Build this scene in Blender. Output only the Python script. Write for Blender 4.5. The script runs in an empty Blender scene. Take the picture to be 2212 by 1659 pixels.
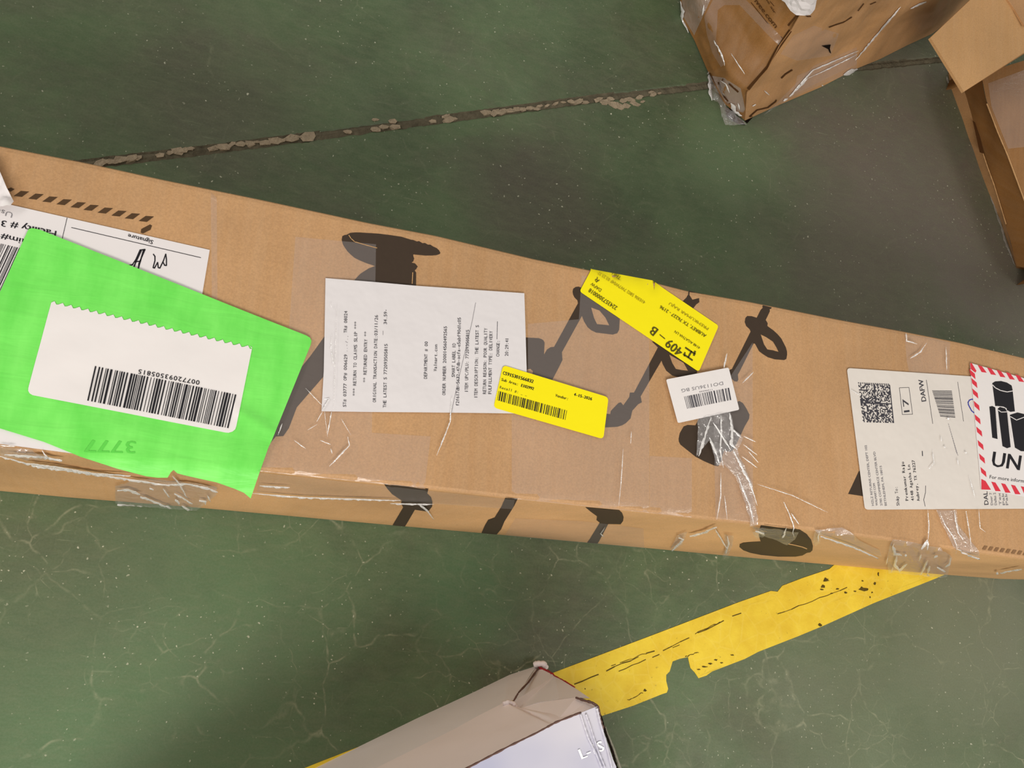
import bpy, bmesh, math, random
from mathutils import Vector, Matrix, noise
from mathutils.bvhtree import BVHTree
from mathutils.geometry import delaunay_2d_cdt

rnd = random.Random(7)
SC = bpy.context.scene
COL = SC.collection

# ------------------------------------------------------------------ camera
W, H, F = 2212.0, 1659.0, 1920.0
NAD = (355.0, 1291.0)
HC = 0.675                      # camera height above the floor
ZT = 0.175                      # top of the long carton
n = Vector(((W/2-NAD[0])/F, (NAD[1]-H/2)/F, 1.0)).normalized()
def cray(px, py): return Vector((px-W/2, -(py-H/2), -F))
def cplane(px, py):
    r = cray(px, py); return r*(-1.0/n.dot(r))
u = ((cplane(2212, 784)-cplane(0, 315)).normalized()+(cplane(2117, 1193)-cplane(780, 1039)).normalized()).normalized()
EX = (u-n*u.dot(n)).normalized(); EZ = n; EY = EZ.cross(EX)
M = Matrix((EX, EY, EZ))        # camera -> world
CAM = Vector((0, 0, HC))
cd = bpy.data.cameras.new('camera'); cam = bpy.data.objects.new('camera', cd); COL.objects.link(cam)
cam.matrix_world = Matrix.Translation(CAM) @ M.to_4x4()
cd.sensor_width = 36.0; cd.lens = F/W*36.0; cd.clip_start = 0.01
SC.camera = cam
def wdir(px, py): return (M @ cray(px, py)).normalized()
def P(px, py, z=0.0):
    d = wdir(px, py); return CAM + d*((z-HC)/d.z)

# ------------------------------------------------------------------ light
wd = bpy.data.worlds.new('world'); SC.world = wd; wd.use_nodes = True
bg = wd.node_tree.nodes['Background']; bg.inputs[0].default_value = (1.0, 0.95, 0.88, 1); bg.inputs[1].default_value = 0.34
def area(name, loc, target, sx, sy, power, col):
    l = bpy.data.lights.new(name, 'AREA'); l.shape = 'RECTANGLE'; l.size = sx; l.size_y = sy; l.energy = power; l.color = col
    o = bpy.data.objects.new(name, l); COL.objects.link(o); o.location = loc
    o.rotation_euler = (Vector(target)-Vector(loc)).to_track_quat('-Z', 'Y').to_euler(); return o
area('ceiling_or_added_light', (0.1, -1.25, 1.3), (0.15, 0.0, 0), 1.1, 0.6, 25, (1.0, 0.96, 0.9))  # added key lamp, set low and close for falloff, not on the ceiling
area('ceiling_or_added_light', (-1.9, 0.35, 1.3), (0.1, -0.1, 0), 0.9, 0.3, 14, (1.0, 0.96, 0.9))  # added low fill lamp that brightens the white box side
area('ceiling_or_added_light', (2.6, -0.9, 3.2), (0.2, 0.2, 0), 1.2, 0.25, 20, (1.0, 0.95, 0.88))
area('ceiling_or_added_light', (0.9, 3.0, 3.2), (0.2, 0.2, 0), 1.6, 0.25, 7, (1.0, 0.95, 0.88))
SC.view_settings.view_transform = 'Standard'; SC.view_settings.look = 'None'
SC.view_settings.exposure = 0.0; SC.view_settings.gamma = 1.0; SC.view_settings.use_curve_mapping = False

# ------------------------------------------------------------------ helpers
def tag(o, label=None, cat=None, group=None, kind=None):
    if label: o['label'] = label
    if cat: o['category'] = cat
    if group: o['group'] = group
    if kind: o['kind'] = kind
    return o
def mesh_obj(name, verts, faces, mat, parent=None, smooth=False, label=None):
    me = bpy.data.meshes.new(name); me.from_pydata([tuple(v) for v in verts], [], faces); me.update()
    if smooth:
        for p in me.polygons: p.use_smooth = True
    if mat: me.materials.append(mat)
    o = bpy.data.objects.new(name, me); COL.objects.link(o)
    if parent: o.parent = parent; o.matrix_parent_inverse = parent.matrix_basis.inverted()
    if label: o['label'] = label
    return o
def empty(name, loc, label, cat, group=None):
    o = bpy.data.objects.new(name, None); COL.objects.link(o); o.location = loc; o.empty_display_size = 0.05
    return tag(o, label, cat, group)
def srgb(r, g, b):
    f = lambda c: (c/255)/12.92 if c/255 <= .04045 else ((c/255+.055)/1.055)**2.4
    return (f(r), f(g), f(b), 1)
class NT:
    def __init__(s, name):
        s.m = bpy.data.materials.new(name); s.m.use_nodes = True; s.t = s.m.node_tree; s.t.nodes.clear()
        s.out = s.t.nodes.new('ShaderNodeOutputMaterial')
    def n(s, kind, ins=None, **kw):
        x = s.t.nodes.new(kind)
        for k, v in kw.items(): setattr(x, k, v)
        for k, v in (ins or {}).items():
            if isinstance(v, bpy.types.NodeSocket): s.t.links.new(v, x.inputs[k])
            else: x.inputs[k].default_value = v
        return x
    def co(s, scale=(1, 1, 1), rot=(0, 0, 0)):
        c = s.n('ShaderNodeTexCoord').outputs['Object']
        return s.n('ShaderNodeMapping', {'Vector': c, 'Scale': scale, 'Rotation': rot}).outputs[0]
    def noise(s, co, scale, detail=4, rough=.6, dist=0):
        return s.n('ShaderNodeTexNoise', {'Vector': co, 'Scale': scale, 'Detail': detail, 'Roughness': rough, 'Distortion': dist}).outputs['Fac']
    def ramp(s, fac, a, b, ca=(0, 0, 0, 1), cb=(1, 1, 1, 1)):
        r = s.n('ShaderNodeValToRGB', {'Fac': fac}); e = r.color_ramp.elements
        e[0].position = a; e[0].color = ca; e[1].position = b; e[1].color = cb; return r.outputs[0]
    def mix(s, fac, a, b, mode='MIX'):
        x = s.n('ShaderNodeMix', data_type='RGBA', blend_type=mode)
        for i, v in ((0, fac), (6, a), (7, b)):
            if isinstance(v, bpy.types.NodeSocket): s.t.links.new(v, x.inputs[i])
            else: x.inputs[i].default_value = v
        return x.outputs[2]
    def math(s, op, a, b=0.0):
        x = s.n('ShaderNodeMath', operation=op)
        for i, v in ((0, a), (1, b)):
            if isinstance(v, bpy.types.NodeSocket): s.t.links.new(v, x.inputs[i])
            else: x.inputs[i].default_value = v
        return x.outputs[0]
    def bump(s, h, strength, dist=0.001, nrm=None):
        d = {'Height': h, 'Strength': strength, 'Distance': dist}
        if nrm is not None: d['Normal'] = nrm
        return s.n('ShaderNodeBump', d).outputs[0]
    def bsdf(s, col, rough=.6, nrm=None, spec=.5, **kw):
        d = {'Base Color': col, 'Roughness': rough, 'Specular IOR Level': spec}; d.update(kw)
        if nrm is not None: d['Normal'] = nrm
        b = s.n('ShaderNodeBsdfPrincipled', d); return b
    def finish(s, sh):
        s.t.links.new(sh.outputs[0], s.out.inputs[0]); return s.m

def mat_plain(name, c, rough=.6, spec=.3, var=.06, scale=60, bump=.0, bd=.0005):
    t = NT(name); co = t.co(); f = t.noise(co, scale, 3)
    c2 = tuple(x*(1-var*2) for x in c[:3])+(1,)
    col = t.mix(f, c, c2)
    nr = t.bump(t.noise(co, scale*3, 2), bump, bd) if bump else None
    return t.finish(t.bsdf(col, rough, nr, spec))
def mat_cardboard(name, c, mott=.12, rough=.62, spec=.35):
    t = NT(name); co = t.co()
    a = t.noise(co, 9, 4, .6); b = t.noise(co, 900, 2, .7); f = t.noise(t.co((260, 14, 14)), 1, 3, .6)
    dk = tuple(x*(1-2.2*mott) for x in c[:3])+(1,); lt = tuple(min(1, x*(1+1.1*mott)) for x in c[:3])+(1,)
    col = t.mix(t.ramp(a, .3, .7), dk, lt)
    col = t.mix(t.ramp(b, .35, .65), t.mix(.16, col, (0, 0, 0, 1)), col)
    col = t.mix(t.math('MULTIPLY', t.ramp(f, .35, .7), .03), col, (1, .9, .7, 1))
    h = t.math('ADD', t.math('MULTIPLY', b, .5), t.math('MULTIPLY', t.noise(co, 45, 3), .5))
    return t.finish(t.bsdf(col, rough, t.bump(h, .25, .0006), spec))
def mat_film(name, alpha, gloss, rough=.12, col=(.9, .88, .9, 1), bscale=70, bstr=.5, stretch=(1, 1, 1)):
    t = NT(name); co = t.co(stretch)
    h = t.math('ADD', t.noise(co, bscale, 4, .6, .6), t.math('MULTIPLY', t.noise(co, bscale*4, 2), .25))
    nr = t.bump(h, bstr, .002)
    d = t.bsdf(col, rough, nr, .8)
    tr = t.n('ShaderNodeBsdfTransparent')
    gl = t.n('ShaderNodeBsdfGlossy', {'Roughness': rough, 'Normal': nr, 'Color': (1, 1, 1, 1)})
    m1 = t.n('ShaderNodeMixShader', {'Fac': alpha}); t.t.links.new(tr.outputs[0], m1.inputs[1]); t.t.links.new(d.outputs[0], m1.inputs[2])
    m2 = t.n('ShaderNodeMixShader', {'Fac': gloss}); t.t.links.new(m1.outputs[0], m2.inputs[1]); t.t.links.new(gl.outputs[0], m2.inputs[2])
    return t.finish(m2)

def inpoly(p, poly):
    x, y = p; c = False; j = len(poly)-1
    for i in range(len(poly)):
        xi, yi = poly[i]; xj, yj = poly[j]
        if (yi > y) != (yj > y) and x < (xj-xi)*(y-yi)/(yj-yi)+xi: c = not c
        j = i
    return c
def tri2d(polys, step):
    """triangulate pixel polygons (even-odd), inner points every step px"""
    V = []; E_ = []
    for poly in polys:
        b = len(V); pts = []
        for i in range(len(poly)):
            a = Vector(poly[i][:2]); c = Vector(poly[(i+1) % len(poly)][:2]); k = max(1, int((c-a).length/(step or 1e9)))
            for q in range(k): pts.append(a.lerp(c, q/k))
        V += pts; E_ += [(b+i, b+(i+1) % len(pts)) for i in range(len(pts))]
    if step:
        xs = [v[0] for v in V]; ys = [v[1] for v in V]; y = min(ys)+step*.5; r = 0
        while y < max(ys):
            x = min(xs)+step*(.5 if r % 2 else .95)
            while x < max(xs):
                if sum(inpoly((x, y), p) for p in polys) % 2:
                    if all((v[0]-x)**2+(v[1]-y)**2 > (step*.35)**2 for v in V[:len(E_)]): V.append(Vector((x, y)))
                x += step
            y += step*.87; r += 1
    o = delaunay_2d_cdt(V, E_, [], 0, 1e-4)
    vs, fs = o[0], o[2]; out = []
    for f in fs:
        c = (sum(vs[i][0] for i in f)/3, sum(vs[i][1] for i in f)/3)
        ar = abs((vs[f[1]][0]-vs[f[0]][0])*(vs[f[2]][1]-vs[f[0]][1])-(vs[f[2]][0]-vs[f[0]][0])*(vs[f[1]][1]-vs[f[0]][1]))
        if ar < (.6 if step else 1e-4): continue
        if sum(inpoly(c, p) for p in polys) % 2: out.append(tuple(f))
    return vs, out
def on_top(z): return lambda x, y: (P(x, y, z), Vector((0, 0, 1)))
def on_bvh(bvhs, fallback=None):
    def f(x, y):
        d = wdir(x, y); best = None
        for b in bvhs:
            h = b.ray_cast(CAM, d)
            if h[0] is not None and (best is None or h[3] < best[2]): best = (h[0], h[1], h[3])
        if best is None: return (fallback or on_top(0.0))(x, y)
        nn = best[1]
        return best[0], (nn if nn.dot(d) < 0 else -nn)
    return f
def sheet(name, polys, mp, mat, parent=None, lift=.0002, th=0.0, step=0, disp=None, label=None, smooth=True):
    """thin sheet lying on a surface, outlined by polygons; th gives it real thickness"""
    if polys and not isinstance(polys[0][0], (tuple, list, Vector)): polys = [polys]
    vs, fs = tri2d(polys, step)
    top = []; bot = []
    for v in vs:
        p, nn = mp(v[0], v[1]); d = disp(v[0], v[1]) if disp else 0.0
        top.append(p+nn*(lift+th+d)); bot.append(p+nn*(lift+d))
    F2 = []
    for f in fs:
        a, b, c = (top[i] for i in f)
        nn = mp(*vs[f[0]])[1]
        F2.append(f if (b-a).cross(c-a).dot(nn) > 0 else f[::-1])
    verts = top; faces = list(F2)
    if th > 0:
        k = len(top); verts = top+bot; cnt = {}
        for f in F2:
            for i in range(3):
                e = (f[i], f[(i+1) % 3]); cnt[e] = 1
        for (a, b) in cnt:
            if (b, a) not in cnt:
                q = len(verts); verts = verts+[top[b], top[a], bot[a], bot[b]]; faces.append((q, q+1, q+2, q+3))
        faces += [tuple(i+k for i in f[::-1]) for f in F2]
    o = mesh_obj(name, verts, faces, mat, parent, False, label)
    if smooth and step and th == 0:
        for p in o.data.polygons: p.use_smooth = True
    elif smooth and step:
        for p in o.data.polygons[:len(F2)]: p.use_smooth = True
    return o
def zz(x0, y0, s): return lambda pts: [(x0+a*s, y0+b*s) for a, b in pts]
def rounded(pts, r, k=5):
    out = []; m = len(pts)
    for i in range(m):
        p = Vector(pts[i]); a = Vector(pts[i-1]); b = Vector(pts[(i+1) % m])
        ra = min(r, (a-p).length*.45); rb = min(r, (b-p).length*.45)
        s = p+(a-p).normalized()*ra; e = p+(b-p).normalized()*rb
        for q in range(k+1):
            t_ = q/k; out.append(tuple(s.lerp(p, t_).lerp(p.lerp(e, t_), t_)))
    return out
_tc = {}
def glyphs(s):
    if s in _tc: return _tc[s]
    cu = bpy.data.curves.new('t', 'FONT'); cu.body = s; cu.resolution_u = 2; cu.size = 1
    o = bpy.data.objects.new('t', cu); COL.objects.link(o)
    dg = bpy.context.evaluated_depsgraph_get(); dg.update()
    me = bpy.data.meshes.new_from_object(o.evaluated_get(dg))
    vs = [(v.co.x, v.co.y) for v in me.vertices]; fs = [tuple(p.vertices) for p in me.polygons]
    bpy.data.objects.remove(o); bpy.data.curves.remove(cu); bpy.data.meshes.remove(me)
    if vs:
        x0 = min(v[0] for v in vs); x1 = max(v[0] for v in vs)
        vs = [((x-x0)/(x1-x0), y/.69) for x, y in vs]
    _tc[s] = (vs, fs); return _tc[s]
_rc = {}
def raw_glyph(ch):
    if ch in _rc: return _rc[ch]
    cu = bpy.data.curves.new('t', 'FONT'); cu.body = ch; cu.resolution_u = 2; cu.size = 1
    o = bpy.data.objects.new('t', cu); COL.objects.link(o)
    me = bpy.data.meshes.new_from_object(o.evaluated_get(bpy.context.evaluated_depsgraph_get()))
    vs = [(v.co.x, v.co.y/.69) for v in me.vertices]; fs = [tuple(p.vertices) for p in me.polygons]
    bpy.data.objects.remove(o); bpy.data.curves.remove(cu); bpy.data.meshes.remove(me)
    _rc[ch] = (vs, fs); return _rc[ch]
class Ink:
    """collects printed marks (text, bars, lines) of one colour on one surface"""
    def __init__(s, mp, lift): s.mp, s.lift, s.v, s.f, s.cut = mp, lift, [], [], []
    def add(s, pts, faces):
        b = len(s.v)
        for x, y in pts:
            p, nn = s.mp(x, y); s.v.append(p+nn*s.lift)
        for f in faces:
            q = [s.v[b+i] for i in f]; nn = s.mp(*pts[0])[1]
            ok = (q[1]-q[0]).cross(q[2]-q[0]).dot(nn) >= 0
            s.f.append(tuple(b+i for i in (f if ok else f[::-1])))
    def text(s, body, a, e, h, bold=0.0):
        """centre line from pixel a (first letter) to e (last), letter height h px"""
        vs, fs = glyphs(body); A = Vector(a); D = Vector(e)-A; U = Vector((D.y, -D.x)).normalized()*h
        for off in ([0] if not bold else [-bold, 0, bold]):
            s.add([tuple(A+D*x+U*(y-.5)+D.normalized()*off) for x, y in vs], fs); s.lift += 2e-5
        s.lift -= 2e-5*(3 if bold else 1)
    def mono(s, body, a, e, h, bold=0.0):
        A = Vector(a); D = Vector(e)-A; L = D.length; D = D.normalized(); U = Vector((D.y, -D.x))*h; cw = L/max(1, len(body)); em = h/.69
        for i, ch in enumerate(body):
            if ch == ' ': continue
            vs, fs = raw_glyph(ch); x0 = min(v[0] for v in vs); x1 = max(v[0] for v in vs); w = (x1-x0)*em
            sc = min(cw*.84/w, 1.25) if w > 0 else 1
            if w*sc < cw*.62 and ch not in ".:,-'I1l!|": sc = cw*.62/w
            for off in ([0] if not bold else [-bold, bold]):
                s.add([tuple(A+D*((i+.5)*cw+((x-(x0+x1)/2)*em)*sc+off)+U*(y-.5)) for x, y in vs], fs)
    def poly(s, pts):
        s.cut.append((len(s.v), len(s.f)))
        vs, fs = tri2d([pts], 0); s.add([tuple(v) for v in vs], fs)
    def line(s, pts, w):
        s.cut.append((len(s.v), len(s.f)))
        for a, b in zip(pts, pts[1:]):
            a = Vector(a); b = Vector(b); q = (b-a); q = Vector((-q.y, q.x)).normalized()*w/2; e = (b-a).normalized()*w*.2
            s.add([tuple(a-q-e), tuple(b-q+e), tuple(b+q+e), tuple(a+q-e)], [(0, 1, 2, 3)])
    def bars(s, q, n_, seed, across=True, dens=.5):
        """barcode inside pixel quad q (tl,tr,br,bl); bars run tl->bl"""
        r = random.Random(seed); tl, tr, br, bl = map(Vector, q); u_ = 0; ws = []
        while len(ws) < n_: ws.append((r.choice((1, 1, 1, 2, 2, 3)), r.choice((1, 1, 2, 2, 3))))
        tot = sum(a+b for a, b in ws)-ws[-1][1]
        for a, b in ws:
            t0, t1 = u_/tot, (u_+a*.95)/tot; u_ += a+b
            s.add([tuple(tl.lerp(tr, t0)), tuple(tl.lerp(tr, t1)), tuple(bl.lerp(br, t1)), tuple(bl.lerp(br, t0))], [(0, 1, 2, 3)])
    def build(s, name, mat, parent, label=None):
        o = mesh_obj(name, s.v, s.f, mat, parent, False, label)
        if 'letter' in name: o['kind'] = 'stuff'
        return o
    def build_each(s, name, mat, parent, label=None):
        # one object for every add() run
        for (v0, f0), (v1, f1) in zip(s.cut, s.cut[1:]+[(len(s.v), len(s.f))]):
            mesh_obj(name, s.v[v0:v1], [tuple(i-v0 for i in f) for f in s.f[f0:f1]], mat, parent, False, label)
def ribbons(name, lines, mp, mat, parent, lift=.001, label=None, seed=1):
    """raised film wrinkles: tent-shaped ridges along pixel polylines (pts, width px)"""
    r = random.Random(seed); V = []; F_ = []
    for pts, w in lines:
        fine = []
        for a, b in zip(pts, pts[1:]):
            a = Vector(a); b = Vector(b); k = max(2, int((b-a).length/5))
            fine += [a.lerp(b, q/k) for q in range(k)]
        fine.append(Vector(pts[-1])); m = len(fine)
        for i, p in enumerate(fine):
            d = fine[min(i+1, m-1)]-fine[max(i-1, 0)]; q = Vector((-d.y, d.x)).normalized()
            ww = w*.5*min(1, .25+1.6*min(i, m-1-i)/max(1, m)*2)*r.uniform(.5, 1.25); pc, nn = mp(*p)
            off = q*r.uniform(-.3, .3)*w*.4
            e1, n1 = mp(*(p-q*ww+off)); e2, n2 = mp(*(p+q*ww+off)); c, nn = mp(*(p+off))
            hh = min((e2-e1).length*.6, .0011)*r.uniform(.4, 1.1)
            V += [e1+nn*lift, c+nn*(lift+hh), e2+nn*lift]
            if i:
                b_ = len(V)-6
                F_ += [(b_, b_+3, b_+4, b_+1), (b_+1, b_+4, b_+5, b_+2)]
    return tag(mesh_obj(name, V, F_, mat, parent, True, label), kind='stuff')
def crumple(amp, freq, seed=0):
    return lambda x, y: amp*(1+noise.noise(Vector((x*freq, y*freq, seed*3.7)))+.6*noise.noise(Vector((x*freq*2.3, y*freq*2.3, seed*1.3+9))))
def interp(pl, x):
    if x <= pl[0][0]: (a, b) = pl[0], pl[1]
    elif x >= pl[-1][0]: (a, b) = pl[-2], pl[-1]
    else:
        for a, b in zip(pl, pl[1:]):
            if a[0] <= x <= b[0]: break
    return a[1]+(b[1]-a[1])*(x-a[0])/(b[0]-a[0])
def wline(px, z): return [tuple(P(x, y, z)[:2]) for x, y in px]

# ------------------------------------------------------------------ materials
def floor_material():
    t = NT('painted_concrete'); co = t.co(); wv = t.n('ShaderNodeTexCoord').outputs['Object']
    green = srgb(64, 84, 50); green2 = srgb(88, 112, 72); brown = srgb(84, 76, 64); grey = srgb(118, 108, 100)
    a = t.noise(co, 7, 5, .65, .3)
    col = t.mix(t.ramp(a, .35, .65), green, green2)
    bn = t.noise(t.co((1, 1.6, 1)), 5.5, 6, .7, .4)
    col = t.mix(t.math('MULTIPLY', t.ramp(bn, .46, .66), .55), col, brown)
    def blob(px, py, r, soft=1.0):
        c = P(px, py, 0); d = t.n('ShaderNodeVectorMath', {0: wv, 1: tuple(c)}, operation='DISTANCE').outputs['Value']
        d = t.math('ADD', d, t.math('MULTIPLY', t.math('SUBTRACT', t.noise(co, 9, 5, .65), .5), r*1.3))
        return t.n('ShaderNodeMapRange', {'Value': d, 'From Min': r*(1-.6*soft), 'From Max': r*(1+.3*soft), 'To Min': 1.0, 'To Max': 0.0}).outputs[0]
    for (px, py, r, c, k) in ((1960, 380, .17, srgb(112, 98, 90), .8), (1830, 640, .12, srgb(104, 98, 84), .6), (2150, 620, .10, grey, .7), (1560, 330, .055, srgb(104, 128, 88), .55),
                              (2120, 1330, .11, srgb(128, 128, 108), .8), (1950, 1540, .20, srgb(112, 124, 94), .6), (450, 210, .08, brown, .45), (1150, 430, .07, brown, .6),
                              (330, 1450, .16, srgb(94, 128, 86), .6), (1000, 1290, .05, srgb(70, 118, 76), .5), (150, 1250, .07, brown, .3)):
        col = t.mix(t.math('MULTIPLY', blob(px, py, r), k), col, c)
    # worn, cracked veins and scratches
    wrp = t.n('ShaderNodeVectorMath', {0: co, 1: t.n('ShaderNodeTexNoise', {'Vector': co, 'Scale': 9.0, 'Detail': 4.0}).outputs['Color']}, operation='ADD').outputs[0]
    wrp2 = t.n('ShaderNodeMix', data_type='VECTOR'); wrp2.inputs[0].default_value = .09; t.t.links.new(co, wrp2.inputs[4]); t.t.links.new(wrp, wrp2.inputs[5])
    def veins(scale, w, off):
        mp_ = t.n('ShaderNodeMapping', {'Vector': wrp2.outputs[1], 'Location': (off, off*.7, 0)}).outputs[0]
        v = t.n('ShaderNodeTexVoronoi', {'Vector': mp_, 'Scale': scale}, feature='DISTANCE_TO_EDGE').outputs['Distance']
        return t.n('ShaderNodeMapRange', {'Value': v, 'From Min': 0.0, 'From Max': w, 'To Min': 1.0, 'To Max': 0.0}).outputs[0]
    v1 = t.math('MULTIPLY', veins(15, .017, 3.1), t.ramp(t.noise(co, 11, 4), .40, .62))
    v2 = t.math('MULTIPLY', veins(38, .028, 7.7), t.ramp(t.noise(co, 14, 4, .6, .2), .47, .72))
    vv = t.math('MULTIPLY', t.math('MAXIMUM', v1, v2), t.ramp(t.noise(co, 120, 3), .38, .62))
    yy = t.n('ShaderNodeSeparateXYZ', {0: wv}).outputs[1]
    vv = t.math('MULTIPLY', vv, t.n('ShaderNodeMapRange', {'Value': yy, 'From Min': 0.05, 'From Max': 0.22, 'To Min': 1.0, 'To Max': 0.25}).outputs[0])
    col = t.mix(t.math('MULTIPLY', vv, .6), col, srgb(172, 172, 140))
    sm = t.math('MULTIPLY', t.ramp(t.noise(co, 95, 3, .6, .5), .66, .76), t.ramp(t.noise(co, 9, 3), .5, .62))
    col = t.mix(t.math('MULTIPLY', sm, .35), col, srgb(150, 142, 118))
    sc = t.ramp(t.noise(t.co((30, 420, 1), (0, 0, 1.25)), 1, 2, .5), .68, .76)
    sc = t.math('MULTIPLY', sc, t.ramp(t.noise(co, 10, 3), .48, .66))
    col = t.mix(t.math('MULTIPLY', sc, .3), col, srgb(165, 175, 140))
    sp = t.math('MULTIPLY', t.ramp(t.noise(co, 330, 1, .5), .715, .75), t.ramp(t.noise(co, 12, 3), .4, .6))
    col = t.mix(t.math('MULTIPLY', sp, .9), col, srgb(205, 205, 180))
    col = t.mix(t.math('MULTIPLY', t.ramp(t.noise(t.co((1, 3, 1), (0, 0, .5)), 55, 6, .75), .42, .7), .3), col, srgb(118, 124, 92))
    gr = t.noise(co, 620, 2, .8)
    col = t.mix(.16, col, t.mix(gr, (0, 0, 0, 1), (.35, .35, .3, 1)))
    h = t.math('ADD', t.noise(co, 60, 5, .6), t.math('MULTIPLY', t.noise(co, 500, 2), .3))
    return t.finish(t.bsdf(col, t.ramp(t.noise(co, 18, 4), .3, .7, (.36, .36, .36, 1), (.55, .55, .55, 1)), t.bump(h, .22, .0012), .32))
M_FLOOR = floor_material()
M_MORTAR = mat_plain('joint_filler', srgb(122, 114, 94), .9, .1, .4, 90, .8, .002)
M_CHIP = mat_plain('broken_mortar', srgb(186, 168, 142), .9, .1, .3, 160, .8, .002)
M_CARD = mat_cardboard('cardboard', srgb(199, 154, 108), .07)
M_CARD_S = mat_cardboard('cardboard_lit_side', srgb(213, 166, 114), .1)  # carton side lightened in colour because it faces the light
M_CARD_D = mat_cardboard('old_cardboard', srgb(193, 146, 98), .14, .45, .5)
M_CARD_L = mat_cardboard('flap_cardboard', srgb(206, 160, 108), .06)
M_CARD_B = mat_cardboard('brown_shade_cardboard', srgb(152, 106, 56), .14, .5, .4)  # darker copy of the tan cardboard, shade put into the colour
M_PRINT = mat_plain('brown_print', srgb(66, 52, 40), .6, .3, .1, 300)
M_DASH = mat_plain('dash_print', srgb(84, 60, 36), .6, .3, .1, 300)
M_HOLE = mat_plain('dark_opening', srgb(26, 16, 10), .9, .1, .2, 300)
M_DARK_BROWN = mat_plain('tear_shade_brown', srgb(92, 60, 32), .9, .1, .2, 300)  # dark brown for tears, print and painted crease shade
M_PAPER = mat_plain('white_paper', srgb(232, 226, 226), .7, .2, .03, 30, .15, .001)
M_RECEIPT = mat_plain('thermal_paper', srgb(228, 223, 224), .5, .35, .04, 25, .3, .002)
M_LABELW = mat_plain('white_label', srgb(238, 232, 230), .45, .35, .03, 30, .2, .001)
M_SHIP = mat_plain('grubby_white_label', srgb(232, 224, 216), .4, .4, .05, 22, .35, .0015)
M_BLACK = mat_plain('black_ink', srgb(30, 28, 34), .6, .3, .1, 300)
M_INKG = mat_plain('grey_ink', srgb(72, 70, 78), .6, .3, .2, 400)
M_INKF = mat_plain('faded_ink', srgb(150, 146, 150), .6, .3, .2, 400)
M_INKY = mat_plain('ink_on_yellow', srgb(92, 84, 20), .6, .3, .2, 400)
M_INKYF = mat_plain('faded_ink_on_yellow', srgb(176, 160, 20), .6, .3, .2, 400)
M_YEL = mat_plain('yellow_label', srgb(252, 236, 8), .45, .3, .02, 30, .15, .001)
M_GRN = None
def green_mat():
    t = NT('fluorescent_green'); co = t.co()
    c = t.mix(t.ramp(t.noise(t.co((3, 1, 1)), 22, 4), .3, .7), srgb(106, 220, 84), srgb(130, 238, 104))
    h = t.math('ADD', t.noise(t.co((1, 5, 1), (0, 0, .1)), 26, 3, .5, .4), t.math('MULTIPLY', t.noise(co, 260, 2), .08))
    return t.finish(t.bsdf(c, .42, t.bump(h, .22, .003), .35))
M_GRN = green_mat()
M_GRNR = mat_plain('embossed_green', srgb(100, 214, 80), .45, .3, .05, 60)
M_RED = mat_plain('red_print', srgb(226, 56, 72), .5, .3, .03, 50)
M_BLUE = mat_plain('blue_pen', srgb(50, 58, 170), .5, .3, .05, 90)
M_TAPE = mat_film('clear_tape', .11, .03, .2, (.76, .69, .68, 1), 60, .2, (1, 3, 1))
M_FILM = mat_film('crumpled_film', .17, .16, .12, (.93, .88, .88, 1), 110, .9)
M_WRK = mat_film('film_wrinkle_or_glint', .8, .2, .1, (1, .97, .95, 1), 200, .7)  # near-opaque white puts the glints of the wrinkles into the colour
M_WRKS = mat_film('faint_film_wrinkle', .16, .1, .1, (1, .97, .95, 1), 200, .5)

# ------------------------------------------------------------------ floor with its joint
JP = [(-200, 404), (235, 350), (479, 321), (723, 289), (841, 273), (1085, 241), (1290, 213), (1521, 186), (1880, 143), (2030, 128), (2600, 70)]
jw = wline(JP, 0.0); jw.sort()
def joint_y(x): return interp(jw, x)
def build_floor():
    X0, X1, N_ = -1.6, 2.2, 1500; hw = .0037
    V = []; F_ = []
    for i in range(N_+1):
        x = X0+(X1-X0)*i/N_; yc = joint_y(x)
        ju = .0009*noise.noise(Vector((x*130, 1, 0)))+.0007*noise.noise(Vector((x*420, 5, 0)))
        jl = .0012*noise.noise(Vector((x*110, 9, 0)))+.0009*noise.noise(Vector((x*380, 15, 0)))
        yu = yc+hw+ju; yl = yc-hw-jl
        zc = -.0003+.0005*noise.noise(Vector((x*160, 3, 2)))
        V += [(x, 3.0, 0), (x, yu+.0012, 0), (x, yu, -.0006), (x, yu-.0004, -.0009), (x, yc+.0008, zc), (x, yl+.0004, -.0012), (x, yl, -.0006), (x, yl-.0012, 0), (x, -2.4, 0)]
        if i:
            b = (i-1)*9
            for k in range(8): F_.append((b+k, b+k+1, b+k+10, b+k+9))
    o = mesh_obj('floor', V, F_, M_FLOOR)
    o.data.materials.append(M_MORTAR)
    for i, p in enumerate(o.data.polygons):
        k = i % 8
        if 2 <= k <= 5 or (k == 1 and noise.noise(Vector((i/8*.02, 4, 4))) > -.15): p.material_index = 1
    o['kind'] = 'structure'
    return o
floor = build_floor()
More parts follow.
